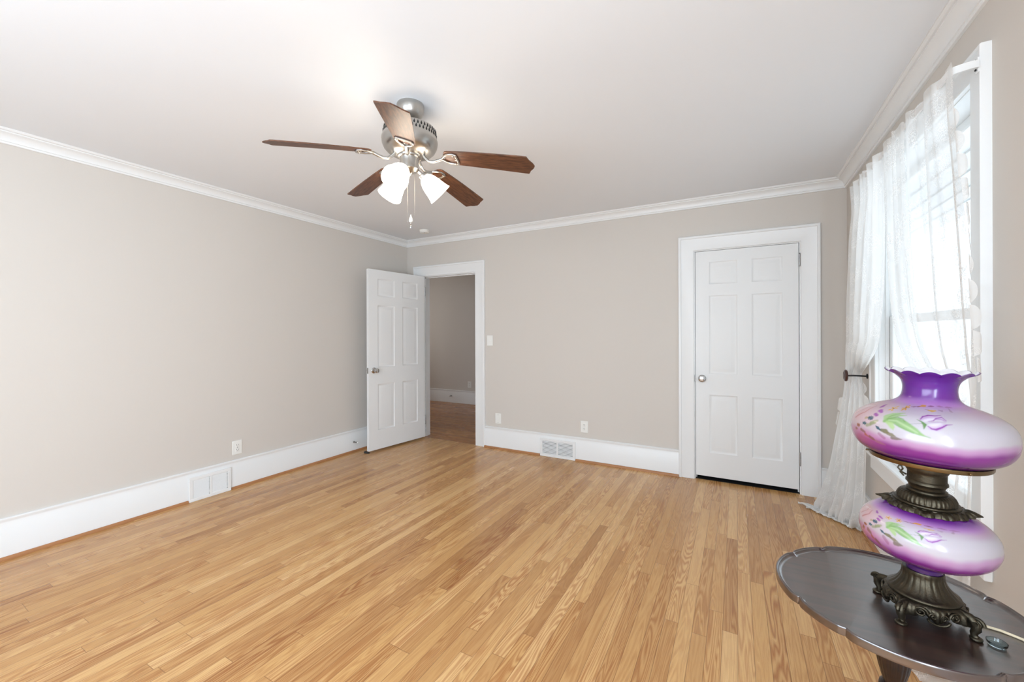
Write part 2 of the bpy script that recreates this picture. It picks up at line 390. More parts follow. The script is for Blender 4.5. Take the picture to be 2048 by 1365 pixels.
struct(MB().run(cr_, (XL, YB), (XR, YB), (0, -1), 1, 1).build('trim_5', M['trim'], angle=25), 'white crown moulding over the two doors', 'trim')
struct(MB().run(cr_, (XR, YB), (XR, YR), (-1, 0), 1, 0).build('trim_6', M['trim'], angle=25), 'white crown moulding over the window wall', 'trim')

# door casings with jambs
cas_ = [(.004, 0), (.004, .012), (.008, .016), (.104, .017), (.108, .019), (.110, .026), (.126, .026), (.131, .020), (.131, 0)]
def casing(d):
    b = MB()
    b.frame([(d[1], 0), (d[1], d[2]), (d[0], d[2]), (d[0], 0)][::-1], cas_, False, lambda a, z, t: (a, YB-t, z))
    j = .018
    b.box(d[0]-.01, YB-.001, 0, d[0]+.003, YB+WT+.002, d[2]); b.box(d[1]-.003, YB-.001, 0, d[1]+.01, YB+WT+.002, d[2]); b.box(d[0]-.01, YB-.0015, d[2]-.003, d[1]+.01, YB+WT+.003, d[2]+.01)
    for xx in ((d[0], d[0]+.012), (d[1]-.012, d[1])): b.box(xx[0], YB+.048, 0, xx[1], YB+.085, d[2])
    b.box(d[0], YB+.048, d[2]-.012, d[1], YB+.085, d[2])
    return b
struct(casing(D1).build('trim_7', M['trim']), 'wide white casing round the open doorway', 'trim')
struct(casing(D2).build('trim_8', M['trim']), 'wide white casing round the shut closet door', 'trim')

# ------------------------------------------------------------------ six panel doors
def door_leaf(w, h, th=.035):
    # local: x 0..w from the hinge, z 0..h, front face y=0, back y=th
    px = [(.144*w/.743, .430*w/.743), (.319*w/.743-.006+.11*w/.743, .635*w/.743)]
    px = [(.107*w/.743, .319*w/.743), (.424*w/.743, .636*w/.743)]
    k = h/1.937
    pz = [(.205*k, .702*k), (.882*k, 1.553*k), (1.651*k, 1.842*k)]
    xs = sorted({0, w, *[a for p in px for a in p]}); zs = sorted({0, h, *[a for p in pz for a in p]})
    b = MB()
    for side in (0, 1):
        y = 0 if side == 0 else th; s = 1 if side == 0 else -1
        for i in range(len(xs)-1):
            for j in range(len(zs)-1):
                x0, x1, z0, z1 = xs[i], xs[i+1], zs[j], zs[j+1]
                if (x0, x1) in px and (z0, z1) in pz:
                    rings = [(0, 0), (.004, .0035), (.010, .0062), (.018, .0066), (.024, .0058), (.044, .0016), (.048, .0014)]
                    v = []
                    for o, d in rings: v += [(x0+o, y+s*d, z0+o), (x1-o, y+s*d, z0+o), (x1-o, y+s*d, z1-o), (x0+o, y+s*d, z1-o)]
                    f = []
                    for q in range(len(rings)-1):
                        for e in range(4): f.append((q*4+e, q*4+(e+1) % 4, (q+1)*4+(e+1) % 4, (q+1)*4+e))
                    n = (len(rings)-1)*4; f.append((n, n+1, n+2, n+3))
                    b.add(v, f)
                else: b.add([(x0, y, z0), (x1, y, z0), (x1, y, z1), (x0, y, z1)], [(0, 1, 2, 3)])
    b.add([(0,0,0),(w,0,0),(w,th,0),(0,th,0),(0,0,h),(w,0,h),(w,th,h),(0,th,h)], [(0,1,2,3),(4,5,6,7),(0,3,7,4),(1,2,6,5)])
    return b
def knob(b, x, z, sgn):
    # knob on the face y=0 pointing to -y (sgn=-1) or on the other face (+1)
    b.T = Matrix.Translation((x, 0, z)) @ Matrix.Rotation(PI/2 if sgn < 0 else -PI/2, 4, 'X')
    b.lathe([(.031, 0), (.031, .004), (.026, .008), (.012, .011), (.0105, .03), (.018, .036), (.026, .043), (.0275, .052), (.024, .060), (.012, .064)], 28)
    b.T = Matrix.Identity(4)
def hinge_mesh():
    b = MB(); b.lathe([(.0062, -.045), (.0062, .045)], 14); b.lathe([(.0045, .045), (.0068, .047), (.0045, .053)], 14); b.lathe([(.0045, -.053), (.0068, -.047), (.0045, -.045)], 14)
    for z in (-.027, -.009, .009, .027): b.lathe([(.0066, z-.0006), (.0066, z+.0006)], 14)
    return b
# open door: hinge at the left jamb, swung back towards the left wall
W1 = .785
door1 = thing('door_1', 'white six panel door standing open against the left wall corner', 'door', (-3.356, 3.868, .022), kind='structure')
door1.rotation_euler = (0, 0, math.radians(-97.0))
lf = door_leaf(W1, 1.94)
lf.build('door_leaf', M['door'], door1)
# the visible face is local +y side after turning: put thickness so that face y=th looks at +X
kb = MB(); knob(kb, W1-.062, .855, -1); kb2 = MB(); kb2.T = Matrix.Translation((0, .035, 0))
kb2.T = Matrix.Translation((W1-.062, .035, .855)) @ Matrix.Rotation(-PI/2, 4, 'X')
kb2.lathe([(.031, 0), (.031, .004), (.026, .008), (.012, .011), (.0105, .03), (.018, .036), (.026, .043), (.0275, .052), (.024, .060), (.012, .064)], 28)
kb.build('door_knob', M['chrome'], door1); kb2.build('door_knob', M['chrome'], door1)
MB().box(W1-.0005, .006, .825, W1+.0015, .029, .885).build('latch_plate', M['chrome'], door1)
for z in (.20, 1.76): hinge_mesh().build('hinge', M['hinge'], door1, loc=(-.004, .038, z))
# closet door
W2 = .743
door2 = thing('door_2', 'shut white six panel closet door beside the curtained window', 'door', (D2[0]+.006, YB+.004, .034), kind='structure')
door_leaf(W2, 1.938).build('door_leaf', M['door'], door2)
kb = MB(); knob(kb, .052, .84, -1); kb.build('door_knob', M['chrome'], door2)
MB().box(-.008, -.012, .81, .001, -.002, .87, .002).build('strike_plate', M['hinge'], door2)
for z in (.243, 1.805): hinge_mesh().build('hinge', M['hinge'], door2, loc=(W2+.004, -.012, z))

# rubber wedge under the open door, spring stops on the baseboards
b = MB(); b.add([(0,0,0),(.055,0,0),(.055,.03,0),(0,.03,0),(0,0,.020),(0,.03,.020),(.055,0,.004),(.055,.03,.004)], [(0,1,2,3),(0,4,5,3),(4,6,7,5),(1,2,7,6),(0,1,6,4),(3,2,7,5)])
w_ = b.build('door_wedge', M['rubber'], loc=(-3.475, 3.068, 0)); w_.rotation_euler = (0, 0, math.radians(10))
tag(w_, 'small dark wedge on the floor under the open door', 'door wedge')
def spring_stop(loc, rotz, label):
    t = thing('door_stop', label, 'door stop', loc, rotz)
    b = MB(); b.T = Matrix.Rotation(PI/2, 4, 'Y')
    b.lathe([(.011, 0), (.011, .003), (.006, .006)], 16); b.T = Matrix.Identity(4)
    hx = [(.006+.05*i/120, .0055*math.cos(i*.63), .0055*math.sin(i*.63)) for i in range(121)]
    b.tube(hx, .0012, 6); b.build('spring', M['hinge'], t)
    c = MB(); c.T = Matrix.Rotation(PI/2, 4, 'Y'); c.lathe([(.005, .054), (.008, .056), (.008, .066), (.005, .069)], 16); c.build('rubber_tip', M['plastic'], t)
    return t
spring_stop((XL+.019, 3.06, .105), 0, 'spring door stop on the left baseboard behind the open door')
spring_stop((-4.62, 6.111, .125), -PI/2, 'small door stop on the hall baseboard')

# ------------------------------------------------------------------ wall plates and registers
def plate(label, loc, rotz, kind_, name, group=None):
    # local: plate in xz plane facing -y
    t = thing(name, label, 'outlet' if name == 'wall_outlet' else ('light switch' if name == 'light_switch' else 'wall plate'), loc, rotz)
    b = MB(); b.box(-.0375, -.006, -.0575, .0375, 0, .0575, .003); b.build('cover_plate', M['plastic'], t)
    scw = MB()
    def disc(z, r, m, nm, y=-.0065, sx=0):
        q = MB(); q.T = Matrix.Translation((sx, y, z)) @ Matrix.Rotation(PI/2, 4, 'X'); q.lathe([(r, -.001), (r, .0012), (r*.8, .002)], 20); q.build(nm, m, t)
    if kind_ == 'outlet':
        for z in (-.0195, .0195):
            q = MB(); q.box(-.0165, -.0085, z-.0145, .0165, -.005, z+.0145, .003); rc = q.build('receptacle', M['plastic'], t)
            s = MB(); s.box(-.0075, -.0089, z-.002, -.0055, -.008, z+.008); s.box(.0055, -.0089, z-.002, .0075, -.008, z+.008)
            s.T = Matrix.Translation((0, -.0085, z-.0075)) @ Matrix.Rotation(PI/2, 4, 'X'); s.lathe([(.0024, 0), (.0024, .0005)], 10); s.build('slots', M['dark'], rc)
        disc(0, .003, M['hinge'], 'screw')
    elif kind_ == 'dial':
        disc(0, .012, M['plastic'], 'dial'); disc(.042, .003, M['plastic'], 'screw'); disc(-.042, .003, M['plastic'], 'screw')
    else:
        disc(.0, .006, M['plastic'], 'jack'); disc(.042, .003, M['hinge'], 'screw'); disc(-.042, .003, M['hinge'], 'screw')
    return t
plate('white outlet on the left wall above the floor vent', (XL, 1.892, .331), PI/2, 'outlet', 'wall_outlet')
plate('white outlet on the back wall near the floor vent', (-1.325, YB, .343), 0, 'outlet', 'wall_outlet')
plate('white cover plate low on the wall beside the doorway', (-2.313, YB, .330), 0, 'jack', 'wall_plate')
plate('white wall switch at hand height beside the doorway casing', (-2.418, YB, 1.19), 0, 'dial', 'light_switch')
plate('white outlet on the dim hall wall through the doorway', (-4.23, 6.13, .35), 0, 'outlet', 'wall_outlet')

def register(label, loc, rotz, w, h, dark, slatn):
    t = thing('floor_vent', label, 'vent', loc, rotz)
    b = MB(); fr = .026
    b.box(0, -.010, 0, w, 0, fr, .002); b.box(0, -.010, h-fr, w, 0, h, .002); b.box(0, -.010, fr, fr, 0, h-fr, .002); b.box(w-fr, -.010, fr, w, 0, h-fr, .002)
    b.box(w/2-.008, -.010, fr, w/2+.008, 0, h-fr, .002); b.build('frame', M['trim'], t)
    MB().box(fr, -.0012, fr, w-fr, .0, h-fr).build('backing', M['dark'] if dark else M['grey_slot'], t)
    for side in (0, 1):
        x0, x1 = (fr, w/2-.008) if side == 0 else (w/2+.008, w-fr)
        b = MB()
        for i in range(slatn):
            z = fr + (i+.5)*(h-2*fr)/slatn; p = (h-2*fr)/slatn
            k = .30 if dark else .52
            b.add([(x0, -.0085, z-p*k), (x1-(0 if dark else .006), -.0085, z-p*k), (x1-(0 if dark else .006), -.003, z+p*k), (x0, -.003, z+p*k),
                   (x0, -.0072, z-p*k-.0006), (x1-(0 if dark else .006), -.0072, z-p*k-.0006), (x1-(0 if dark else .006), -.0018, z+p*k-.0006), (x0, -.0018, z+p*k-.0006)], [(0,1,2,3),(4,5,6,7),(0,1,5,4),(2,3,7,6),(0,3,7,4),(1,2,6,5)])
            if not dark: b.box(x1-.007, -.0088, z+p*.22, x1, -.002, z+p*.78)
        b.build('louvre_bank', M['trim'], t, smooth=False)
    return t
register('white louvred vent set in the left baseboard', (XL+.021, VL[0], .001), PI/2, VL[1]-VL[0], .186, False, 12)
register('white vent with dark slots in the back baseboard', (VB[0], YB-.021, .001), 0, VB[1]-VB[0], .186, True, 10)

# smoke detector
t = thing('smoke_detector', 'small round white smoke detector on the ceiling near the corner', 'smoke detector', (-3.06, 3.56, ZC))
MB().lathe([(.056, 0), (.056, -.010), (.052, -.012), (.052, -.022), (.045, -.030), (.02, -.033)], 36).build('housing', M['plastic'], t)
MB().ball((.02, -.02, -.0315), .004, 10, 6).build('indicator_button', M['grey_slot'], t)

# ------------------------------------------------------------------ window
win = thing('window_1', 'tall white double hung window behind the lace curtains', 'window', (XR, 2.5575, WZ0), kind='structure')
ox, oy, oz = win.location
def wl(b): b.T = Matrix.Translation((-ox, -oy, -oz)); return b
wc_ = [(0, 0), (0, .018), (.006, .022), (.010, .022), (.070, .022), (.074, .028), (.084, .028), (.086, .024), (.086, 0)]
b = wl(MB()); b.frame([(WY0, WZ0), (WY0, WZ1), (WY1, WZ1), (WY1, WZ0)], wc_, False, lambda a, z, t: (XR-t, a, z))
b.build('casing', M['trim'], win)
b = wl(MB()); b.box(XR-.045, WY0-.095, WZ0-.028, XR+.06, WY1+.095, WZ0, .005); b.build('sill', M['trim'], win)
b = wl(MB()); b.box(XR-.022, WY0-.086, WZ0-.115, XR, WY1+.086, WZ0-.028, .003); b.build('apron', M['trim'], win)
b = wl(MB()); b.box(XR-.001, WY0-.01, WZ0, XR+WT+.004, WY0+.003, WZ1); b.box(XR-.001, WY1-.003, WZ0, XR+WT+.004, WY1+.01, WZ1); b.box(XR-.0015, WY0-.01, WZ1-.003, XR+WT+.005, WY1+.01, WZ1+.01); b.box(XR+.001, WY0-.01, WZ0-.01, XR+WT+.03, WY1+.01, WZ0+.003)
for y in (WY0, WY1-.012): b.box(XR+.028, y, WZ0, XR+.042, y+.012, WZ1)
b.build('jamb', M['trim'], win)
def sash(name, x, z0, z1, st=.05, bot=.06):
    b = wl(MB()); y0, y1 = WY0+.004, WY1-.004; t_ = .035
    b.box(x, y0, z0, x+t_, y0+st, z1, .004); b.box(x, y1-st, z0, x+t_, y1, z1, .004)
    b.box(x, y0+st, z0, x+t_, y1-st, z0+bot, .004); b.box(x, y0+st, z1-.042, x+t_, y1-st, z1, .004)
    s = b.build(name, M['trim'], win)
    g = wl(MB()); g.box(x+.015, y0+st-.004, z0+bot-.004, x+.019, y1-st+.004, z1-.038); g.build('pane', M['glass'], s, smooth=False)
sash('lower_sash', XR+.044, WZ0, 1.36, .05, .07); sash('upper_sash', XR+.082, 1.32, WZ1, .05, .042)

# porch ceiling outside, just above the window head
b = MB(); b.box(XR+WT+.01, .3, 2.30, 1.75, 6.0, 2.36)
for k in range(6): b.box(XR+WT+.01, .3, 2.292, 1.75, 6.0, 2.30) if k == 0 else b.box(XR+WT+.01+.14*k, .3, 2.280, XR+WT+.03+.14*k, 6.0, 2.292)
struct(b.build('porch_ceiling', mat('white_porch_boards', srgb(232, 232, 232), .7), smooth=False), 'white boarded porch ceiling outside the window top', 'porch ceiling')

# curtain rod: white bracket return on the casing
rod = thing('curtain_rod', 'slim white curtain rod curving out from the window casing', 'curtain rod', (.63, 2.585, 2.14))
lx, ly, lz = rod.location
RZ, RX = 2.143, .632
pts = [(.694, 1.922, RZ+.004)] + [(RX+.06*(1-math.sin(a)), 1.925-.0+.028*(1-math.cos(a))-.02, RZ) for a in [PI/2*i/8 for i in range(9)]] + [(RX, 2.3, RZ), (RX, 2.9, RZ)] + [(RX+.06*(1-math.cos(a)), 3.27-.03*(1-math.sin(a)), RZ) for a in [PI/2*i/8 for i in range(9)]] + [(.694, 3.27, RZ+.004)]
b = MB(); b.T = Matrix.Translation((-lx, -ly, -lz))
n = len(pts); v = []; f = []
for i, p in enumerate(pts):
    d = Vector(pts[min(i+1, n-1)]) - Vector(pts[max(i-1, 0)]); d.normalize(); s_ = Vector((0, 0, 1)).cross(d).normalized()
    for (a_, z_) in ((-.003, -.012), (.003, -.012), (.003, .012), (-.003, .012)): v.append(tuple(Vector(p) + s_*a_ + Vector((0, 0, z_))))
for i in range(n-1):
    for k in range(4): f.append((i*4+k, i*4+(k+1) % 4, (i+1)*4+(k+1) % 4, (i+1)*4+k))
f += [(0,1,2,3), ((n-1)*4, (n-1)*4+1, (n-1)*4+2, (n-1)*4+3)]
b.add(v, f); b.build('rod', M['trim'], rod)
for yy in (1.922, 3.27):
    b = MB(); b.T = Matrix.Translation((-lx, -ly, -lz)); b.box(.694, yy-.010, RZ-.022, .699, yy+.010, RZ+.026, .001); br = b.build('bracket', M['trim'], rod)
    for dz in (-.013, .018):
        b = MB(); b.T = Matrix.Translation((-lx, -ly, -lz)); b.box(.690, yy-.003, RZ+dz-.003, .694, yy+.003, RZ+dz+.003, .001); b.build('screw', M['dark'], br)

# ------------------------------------------------------------------ lace curtains
def interp(rows, z):
    if z >= rows[0][0]: return rows[0][1], rows[0][2]
    for a, c in zip(rows, rows[1:]):
        if c[0] <= z <= a[0]:
            t_ = (a[0]-z)/(a[0]-c[0]) if a[0] > c[0] else 0
            return tuple(p+(q-p)*t_ for p, q in zip(a[1], c[1])), tuple(p+(q-p)*t_ for p, q in zip(a[2], c[2]))
    return rows[-1][1], rows[-1][2]
def smooth_rows(rows, n):
    # Catmull-Rom over the row index, returns list of (z, L, R)
    out = []
    m = len(rows)
    K = [(r[0],)+tuple(r[1])+tuple(r[2]) for r in rows]
    for i in range(n+1):
        x = i/n*(m-1); k = min(int(x), m-2); t_ = x-k
        p0, p1, p2, p3 = K[max(k-1, 0)], K[k], K[k+1], K[min(k+2, m-1)]
        q = [.5*((2*b_)+(-a_+c_)*t_+(2*a_-5*b_+4*c_-d_)*t_*t_+(-a_+3*b_-3*c_+d_)*t_**3) for a_, b_, c_, d_ in zip(p0, p1, p2, p3)]
        out.append(q)
    return out
def curtain_mesh(name, rows, ns, nr, folds, amp, gmap, seed, width, origin, parent, material):
    rnd = random.Random(seed); ph = [rnd.uniform(0, 6.28) for _ in range(6)]
    R = smooth_rows(rows, nr); v = []; f = []; uvs = []
    vlen = 0; prev = None
    for i, q in enumerate(R):
        z, xl, yl, xr, yr = q
        if prev: vlen += math.sqrt((z-prev[0])**2 + ((xl+xr)/2-(prev[1]+prev[3])/2)**2 + ((yl+yr)/2-(prev[2]+prev[4])/2)**2)
        prev = q
        w = math.hypot(xr-xl, yr-yl); tx, ty = (xr-xl)/w, (yr-yl)/w
        nx, ny = (ty, -tx)
        if nx > 0: nx, ny = -nx, -ny
        A = amp(z, w)
        for j in range(ns+1):
            s = j/ns; g, back = gmap(s); fe = min(1, (1-s)/.07, s/.05)
            g2 = g + fe*.012*math.sin(2*PI*folds*s*1.0+ph[2])
            d = fe*A*(math.sin(2*PI*folds*s+ph[0]+.5*math.sin(3*z+ph[3])) + .45*math.sin(2*PI*folds*2.3*s+ph[1]+z)) - back
            zz = z + .004*math.sin(2*PI*folds*s*2+ph[4])
            if z < .05: zz = .006+abs(.012*math.sin(2*PI*folds*1.7*s+ph[5]+i*.4))
            bul = .0
            v.append((xl+(xr-xl)*g2+nx*d-origin[0], yl+(yr-yl)*g2+ny*d-origin[1], zz-origin[2])); uvs.append((s*width, vlen))
    for i in range(nr):
        for j in range(ns): f.append((i*(ns+1)+j, i*(ns+1)+j+1, (i+1)*(ns+1)+j+1, (i+1)*(ns+1)+j))
    me = bpy.data.meshes.new(name); me.from_pydata(v, [], f); me.materials.append(material)
    uvl = me.uv_layers.new(name='UVMap')
    for lp in me.loops: uvl.data[lp.index].uv = uvs[lp.vertex_index]
    me.polygons.foreach_set('use_smooth', [True]*len(f)); me.update()
    o = bpy.data.objects.new(name, me); COL.objects.link(o); o.parent = parent
    return R
def scallops(name, pts, dirs, period, depth, parent, origin, material, mult=1.0):
    # half disc lace lobes along an edge polyline
    L_ = [0]
    for a_, c_ in zip(pts, pts[1:]): L_.append(L_[-1]+(Vector(c_)-Vector(a_)).length)
    def at(s):
        for k in range(len(L_)-1):
            if L_[k] <= s <= L_[k+1]:
                t_ = (s-L_[k])/max(1e-9, L_[k+1]-L_[k]); return Vector(pts[k]).lerp(Vector(pts[k+1]), t_), Vector(dirs[k]).lerp(Vector(dirs[k+1]), t_).normalized()
        return Vector(pts[-1]), Vector(dirs[-1])
    v = []; f = []; uv = []; n = int(L_[-1]/period); st = 14; rg = 5
    per = L_[-1]/max(1, n)
    for q in range(n):
        base = len(v)
        for i in range(st+1):
            x = -1+2*i/st; p, d = at((q+.5+x*.5*.98)*per); e = math.sqrt(max(0, 1-x*x))
            for k in range(rg+1):
                w_ = k/rg*e*depth; pp = p + d*w_ + Vector((-.006*math.sin(w_/depth*3+q), 0, 0))
                v.append(tuple(pp-Vector(origin))); uv.append(((q+x*.5)*per*2, w_*2))
        for i in range(st):
            for k in range(rg): f.append((base+i*(rg+1)+k, base+i*(rg+1)+k+1, base+(i+1)*(rg+1)+k+1, base+(i+1)*(rg+1)+k))
    me = bpy.data.meshes.new(name); me.from_pydata(v, [], f); me.materials.append(material)
    uvl = me.uv_layers.new(name='UVMap')
    for lp in me.loops: uvl.data[lp.index].uv = uv[lp.vertex_index]
    me.polygons.foreach_set('use_smooth', [True]*len(f)); me.update()
    o = bpy.data.objects.new(name, me); COL.objects.link(o); o.parent = parent; return o
far_rows = [(2.168, (.628, 3.262), (.628, 2.60)), (2.14, (.630, 3.262), (.630, 2.60)), (2.0, (.630, 3.235), (.630, 2.60)), (1.86, (.63, 3.31), (.63, 2.605)), (1.66, (.628, 3.355), (.63, 2.61)), (1.48, (.625, 3.380), (.63, 2.63)), (1.34, (.622, 3.383), (.632, 2.68)),
            (1.22, (.62, 3.370), (.64, 2.76)), (1.11, (.612, 3.345), (.66, 3.00)), (1.02, (.602, 3.300), (.680, 3.265)), (.985, (.600, 3.300), (.680, 3.270)), (.92, (.600, 3.325), (.680, 3.235)), (.785, (.59, 3.355), (.675, 3.18)),
            (.576, (.567, 3.395), (.68, 3.19)), (.40, (.55, 3.445), (.685, 3.225)), (.25, (.53, 3.52), (.69, 3.26)), (.10, (.50, 3.60), (.69, 3.29)), (.03, (.47, 3.63), (.685, 3.33)), (.012, (.43, 3.665), (.675, 3.36)), (.010, (.392, 3.69), (.664, 3.385))]
org = (.62, 3.2, 0)
cf = thing('lace_curtain', 'white lace curtain panel tied back beside the closet door', 'curtain', org, group='lace curtains on the window')
Rf = curtain_mesh('lace_panel', far_rows, 150, 110, 5, lambda z, w: (.012 if z > 1.2 else .012+.008*min(1, abs(z-1)/.5)) * min(1, w/.4) + (.003), lambda s: (s, 0), 3, 1.3, org, cf, M['lace_full'])
def edge_pts(R, z0, z1, left, off=0):
    q = [r for r in R if z1 <= r[0] <= z0]
    return [((r[1] if left else r[3])+off, r[2] if left else r[4], r[0]) for r in q]
e_ = edge_pts(Rf, .86, .63, True); scallops('scalloped_edge', e_, [(-.25, 1, 0)]*len(e_), .075, .040, cf, org, M['lace_edge'])
e_ = edge_pts(Rf, .97, .70, False); scallops('scalloped_edge', e_, [(.1, -1, 0)]*len(e_), .072, .05, cf, org, M['lace_edge'])
near_rows = [(2.168, (.628, 2.60), (.630, 1.905)), (2.14, (.63, 2.60), (.63, 1.90)), (2.0, (.63, 2.60), (.634, 1.90)), (1.86, (.63, 2.597), (.636, 1.875)), (1.66, (.63, 2.583), (.640, 1.85)), (1.516, (.63, 2.56), (.645, 1.838)), (1.38, (.63, 2.52), (.648, 1.83)), (1.28, (.63, 2.47), (.65, 1.82)),
             (1.20, (.632, 2.40), (.652, 1.82)), (1.12, (.64, 2.28), (.655, 1.82)), (1.05, (.648, 2.15), (.658, 1.83)), (.98, (.655, 2.06), (.662, 1.86)), (.90, (.66, 2.07), (.665, 1.87)), (.72, (.67, 2.19), (.675, 1.91)), (.5, (.678, 2.25), (.680, 1.93)), (.3, (.680, 2.40), (.680, 1.94)), (.10, (.680, 2.62), (.675, 1.95)), (.03, (.66, 2.66), (.66, 1.93)), (.012, (.63, 2.62), (.62, 1.90)), (.010, (.585, 2.58), (.575, 1.87))]
org = (.64, 2.2, 0)
cn = thing('lace_curtain', 'white lace curtain panel hanging behind the purple table lamp', 'curtain', org, group='lace curtains on the window')
def gm(s):
    # the inner third is folded back on itself
    if s < .27: return (.36*(1-s/.27), -.012*(1-abs(s/.27-.5)*2))
    return ((s-.27)/.73, 0)
Rn = curtain_mesh('lace_panel', near_rows, 170, 110, 5, lambda z, w: .010*min(1, w/.4)+.002, gm, 8, 1.4, org, cn, M['lace'])
e_ = edge_pts(Rn, 2.04, 1.10, False); scallops('scalloped_edge', e_, [(.12, -1, 0)]*len(e_),   .080, .026, cn, org, M['lace_edge'])
# holdback on the far side
hb = thing('curtain_holdback', 'dark wooden curtain holdback gathering the lace by the closet door', 'curtain holdback', (.6975, 3.232, 1.0))
b = MB(); b.T = Matrix.Rotation(-PI/2, 4, 'Y')
b.lathe([(.012, .098), (.033, .099), (.037, .105), (.033, .112), (.026, .114), (.022, .111), (.010, .116)], 30)
b.build('rosette', M['rosewood'], hb)
b = MB(); b.lathe([(.016, 0), (.016, .004), (.009, .007)], 16); b.v = [(-z, x, y) for x, y, z in b.v]; b.build('wall_plate', M['iron'], hb)
b = MB(); b.tube([(-.004, 0, 0), (-.03, -.004, .001), (-.06, -.006, .002), (-.085, -.003, .001), (-.101, 0, 0)], .0048, 10); b.build('arm', M['iron'], hb)

# ------------------------------------------------------------------ pie-crust pedestal table
TX, TY, TZ = .315, 1.253, .65
def crust(t):
    d = math.degrees(t) % 90 - 42.5      # eight bracket notches in four pairs
    d = (d+45) % 90 - 45
    a = abs(d)
    r = .2265
    if a < 14.5: r += .0015*math.cos(d/14.5*PI/2) - .004
    else: r += .0035*math.cos((45-a)/30.5*PI/2) - .001
    n_ = (a-14.5)/2.2
    r -= .0045*math.exp(-n_*n_)
    return r
tb = thing('pedestal_table', 'small round dark wood pedestal table with a scalloped raised rim', 'table', (TX, TY, 0))
prof = [(-.030, TZ-.013), (-.006, TZ-.0125), (-.001, TZ-.010), (.0, TZ-.004), (-.0015, TZ), (-.0005, TZ+.004), (-.002, TZ+.0075), (-.0035, TZ+.0078), (-.0048, TZ+.0055), (-.0062, TZ+.005), (-.0078, TZ+.006), (-.0092, TZ+.0035), (-.0115, TZ+.0005), (-.016, TZ)]
b = MB(); NT = 720
b.lathe([(.2265+o, z) for o, z in prof], NT, rad=lambda t, i, r: crust(t)+(r-.2265))
# split: the rim and top share the wood, the flat panel is capped by the last ring
b.build('tabletop', M['mahog_top'], tb, angle=50)
b = MB()
fl = lambda t, i, r: r*(1+.055*abs(math.sin(11*t+i*.16))-.02)
b.lathe([(.075, TZ-.0125), (.07, TZ-.030), (.03, TZ-.040), (.022, TZ-.05), (.026, TZ-.062), (.024, TZ-.07)], 48)
b.lathe([(.018, TZ-.07), (.025, TZ-.085), (.0305, TZ-.100), (.032, TZ-.115), (.0305, TZ-.135), (.027, TZ-.155), (.022, TZ-.175), (.018, TZ-.19)], 110, rad=fl)
b.lathe([(.018, TZ-.19), (.025, TZ-.195), (.027, TZ-.203), (.024, TZ-.211), (.017, TZ-.216), (.018, TZ-.26), (.024, TZ-.30), (.030, TZ-.36), (.034, TZ-.40), (.034, TZ-.47), (.026, TZ-.49), (.01, TZ-.50)], 48)
b.build('pedestal', M['mahog'], tb, angle=50)
for k in range(3):
    a = math.radians(250+120*k); b = MB(); c_, s_ = math.cos(a), math.sin(a)
    P_ = [(.02, .215), (.05, .225), (.085, .205), (.115, .16), (.135, .105), (.155, .058), (.185, .030), (.215, .024)]
    b.tube([(c_*r, s_*r, z) for r, z in P_], [.026, .027, .025, .021, .018, .017, .018, .022], 12)
    b.ball((c_*.218, s_*.218, .021), .024, 14, 8, (1.15, 1, .85)); b.build('leg', M['mahog'], tb)

# ------------------------------------------------------------------ painted parlour lamp
import numpy as np
SHADE = [(.346,.085),(.350,.096),(.362,.115),(.380,.126),(.401,.1291),(.418,.1265),(.432,.119),(.444,.105),(.453,.088),(.460,.070),(.4668,.0545),(.478,.0455),(.4964,.0429),(.512,.0465),(.523,.056),(.530,.066),(.5336,.0712)]
FONT = [(.094,.0300),(.104,.0292),(.111,.0300),(.118,.036),(.124,.055),(.133,.080),(.150,.101),(.168,.1095),(.1825,.1109),(.198,.108),(.214,.097),(.228,.078),(.238,.058),(.244,.040)]
def resample(prof, n):
    p = np.array(prof); m = len(p); out = []
    for i in range(40*(m-1)+1):
        x = i/40; k = min(int(x), m-2); t_ = x-k
        p0, p1, p2, p3 = p[max(k-1, 0)], p[k], p[k+1], p[min(k+2, m-1)]
        out.append(.5*(2*p1+(-p0+p2)*t_+(2*p0-5*p1+4*p2-p3)*t_**2+(-p0+3*p1-3*p2+p3)*t_**3))
    out = np.array(out); L_ = np.r_[0, np.cumsum(np.hypot(*(out[1:]-out[:-1]).T))]
    s = np.linspace(0, L_[-1], n); return np.c_[np.interp(s, L_, out[:, 0]), np.interp(s, L_, out[:, 1])], s
def lin(c): return np.array(srgb(*c)[:3])
def sst(a, b_, x):
    t_ = np.clip((x-a)/(b_-a), 0, 1); return t_*t_*(3-2*t_)
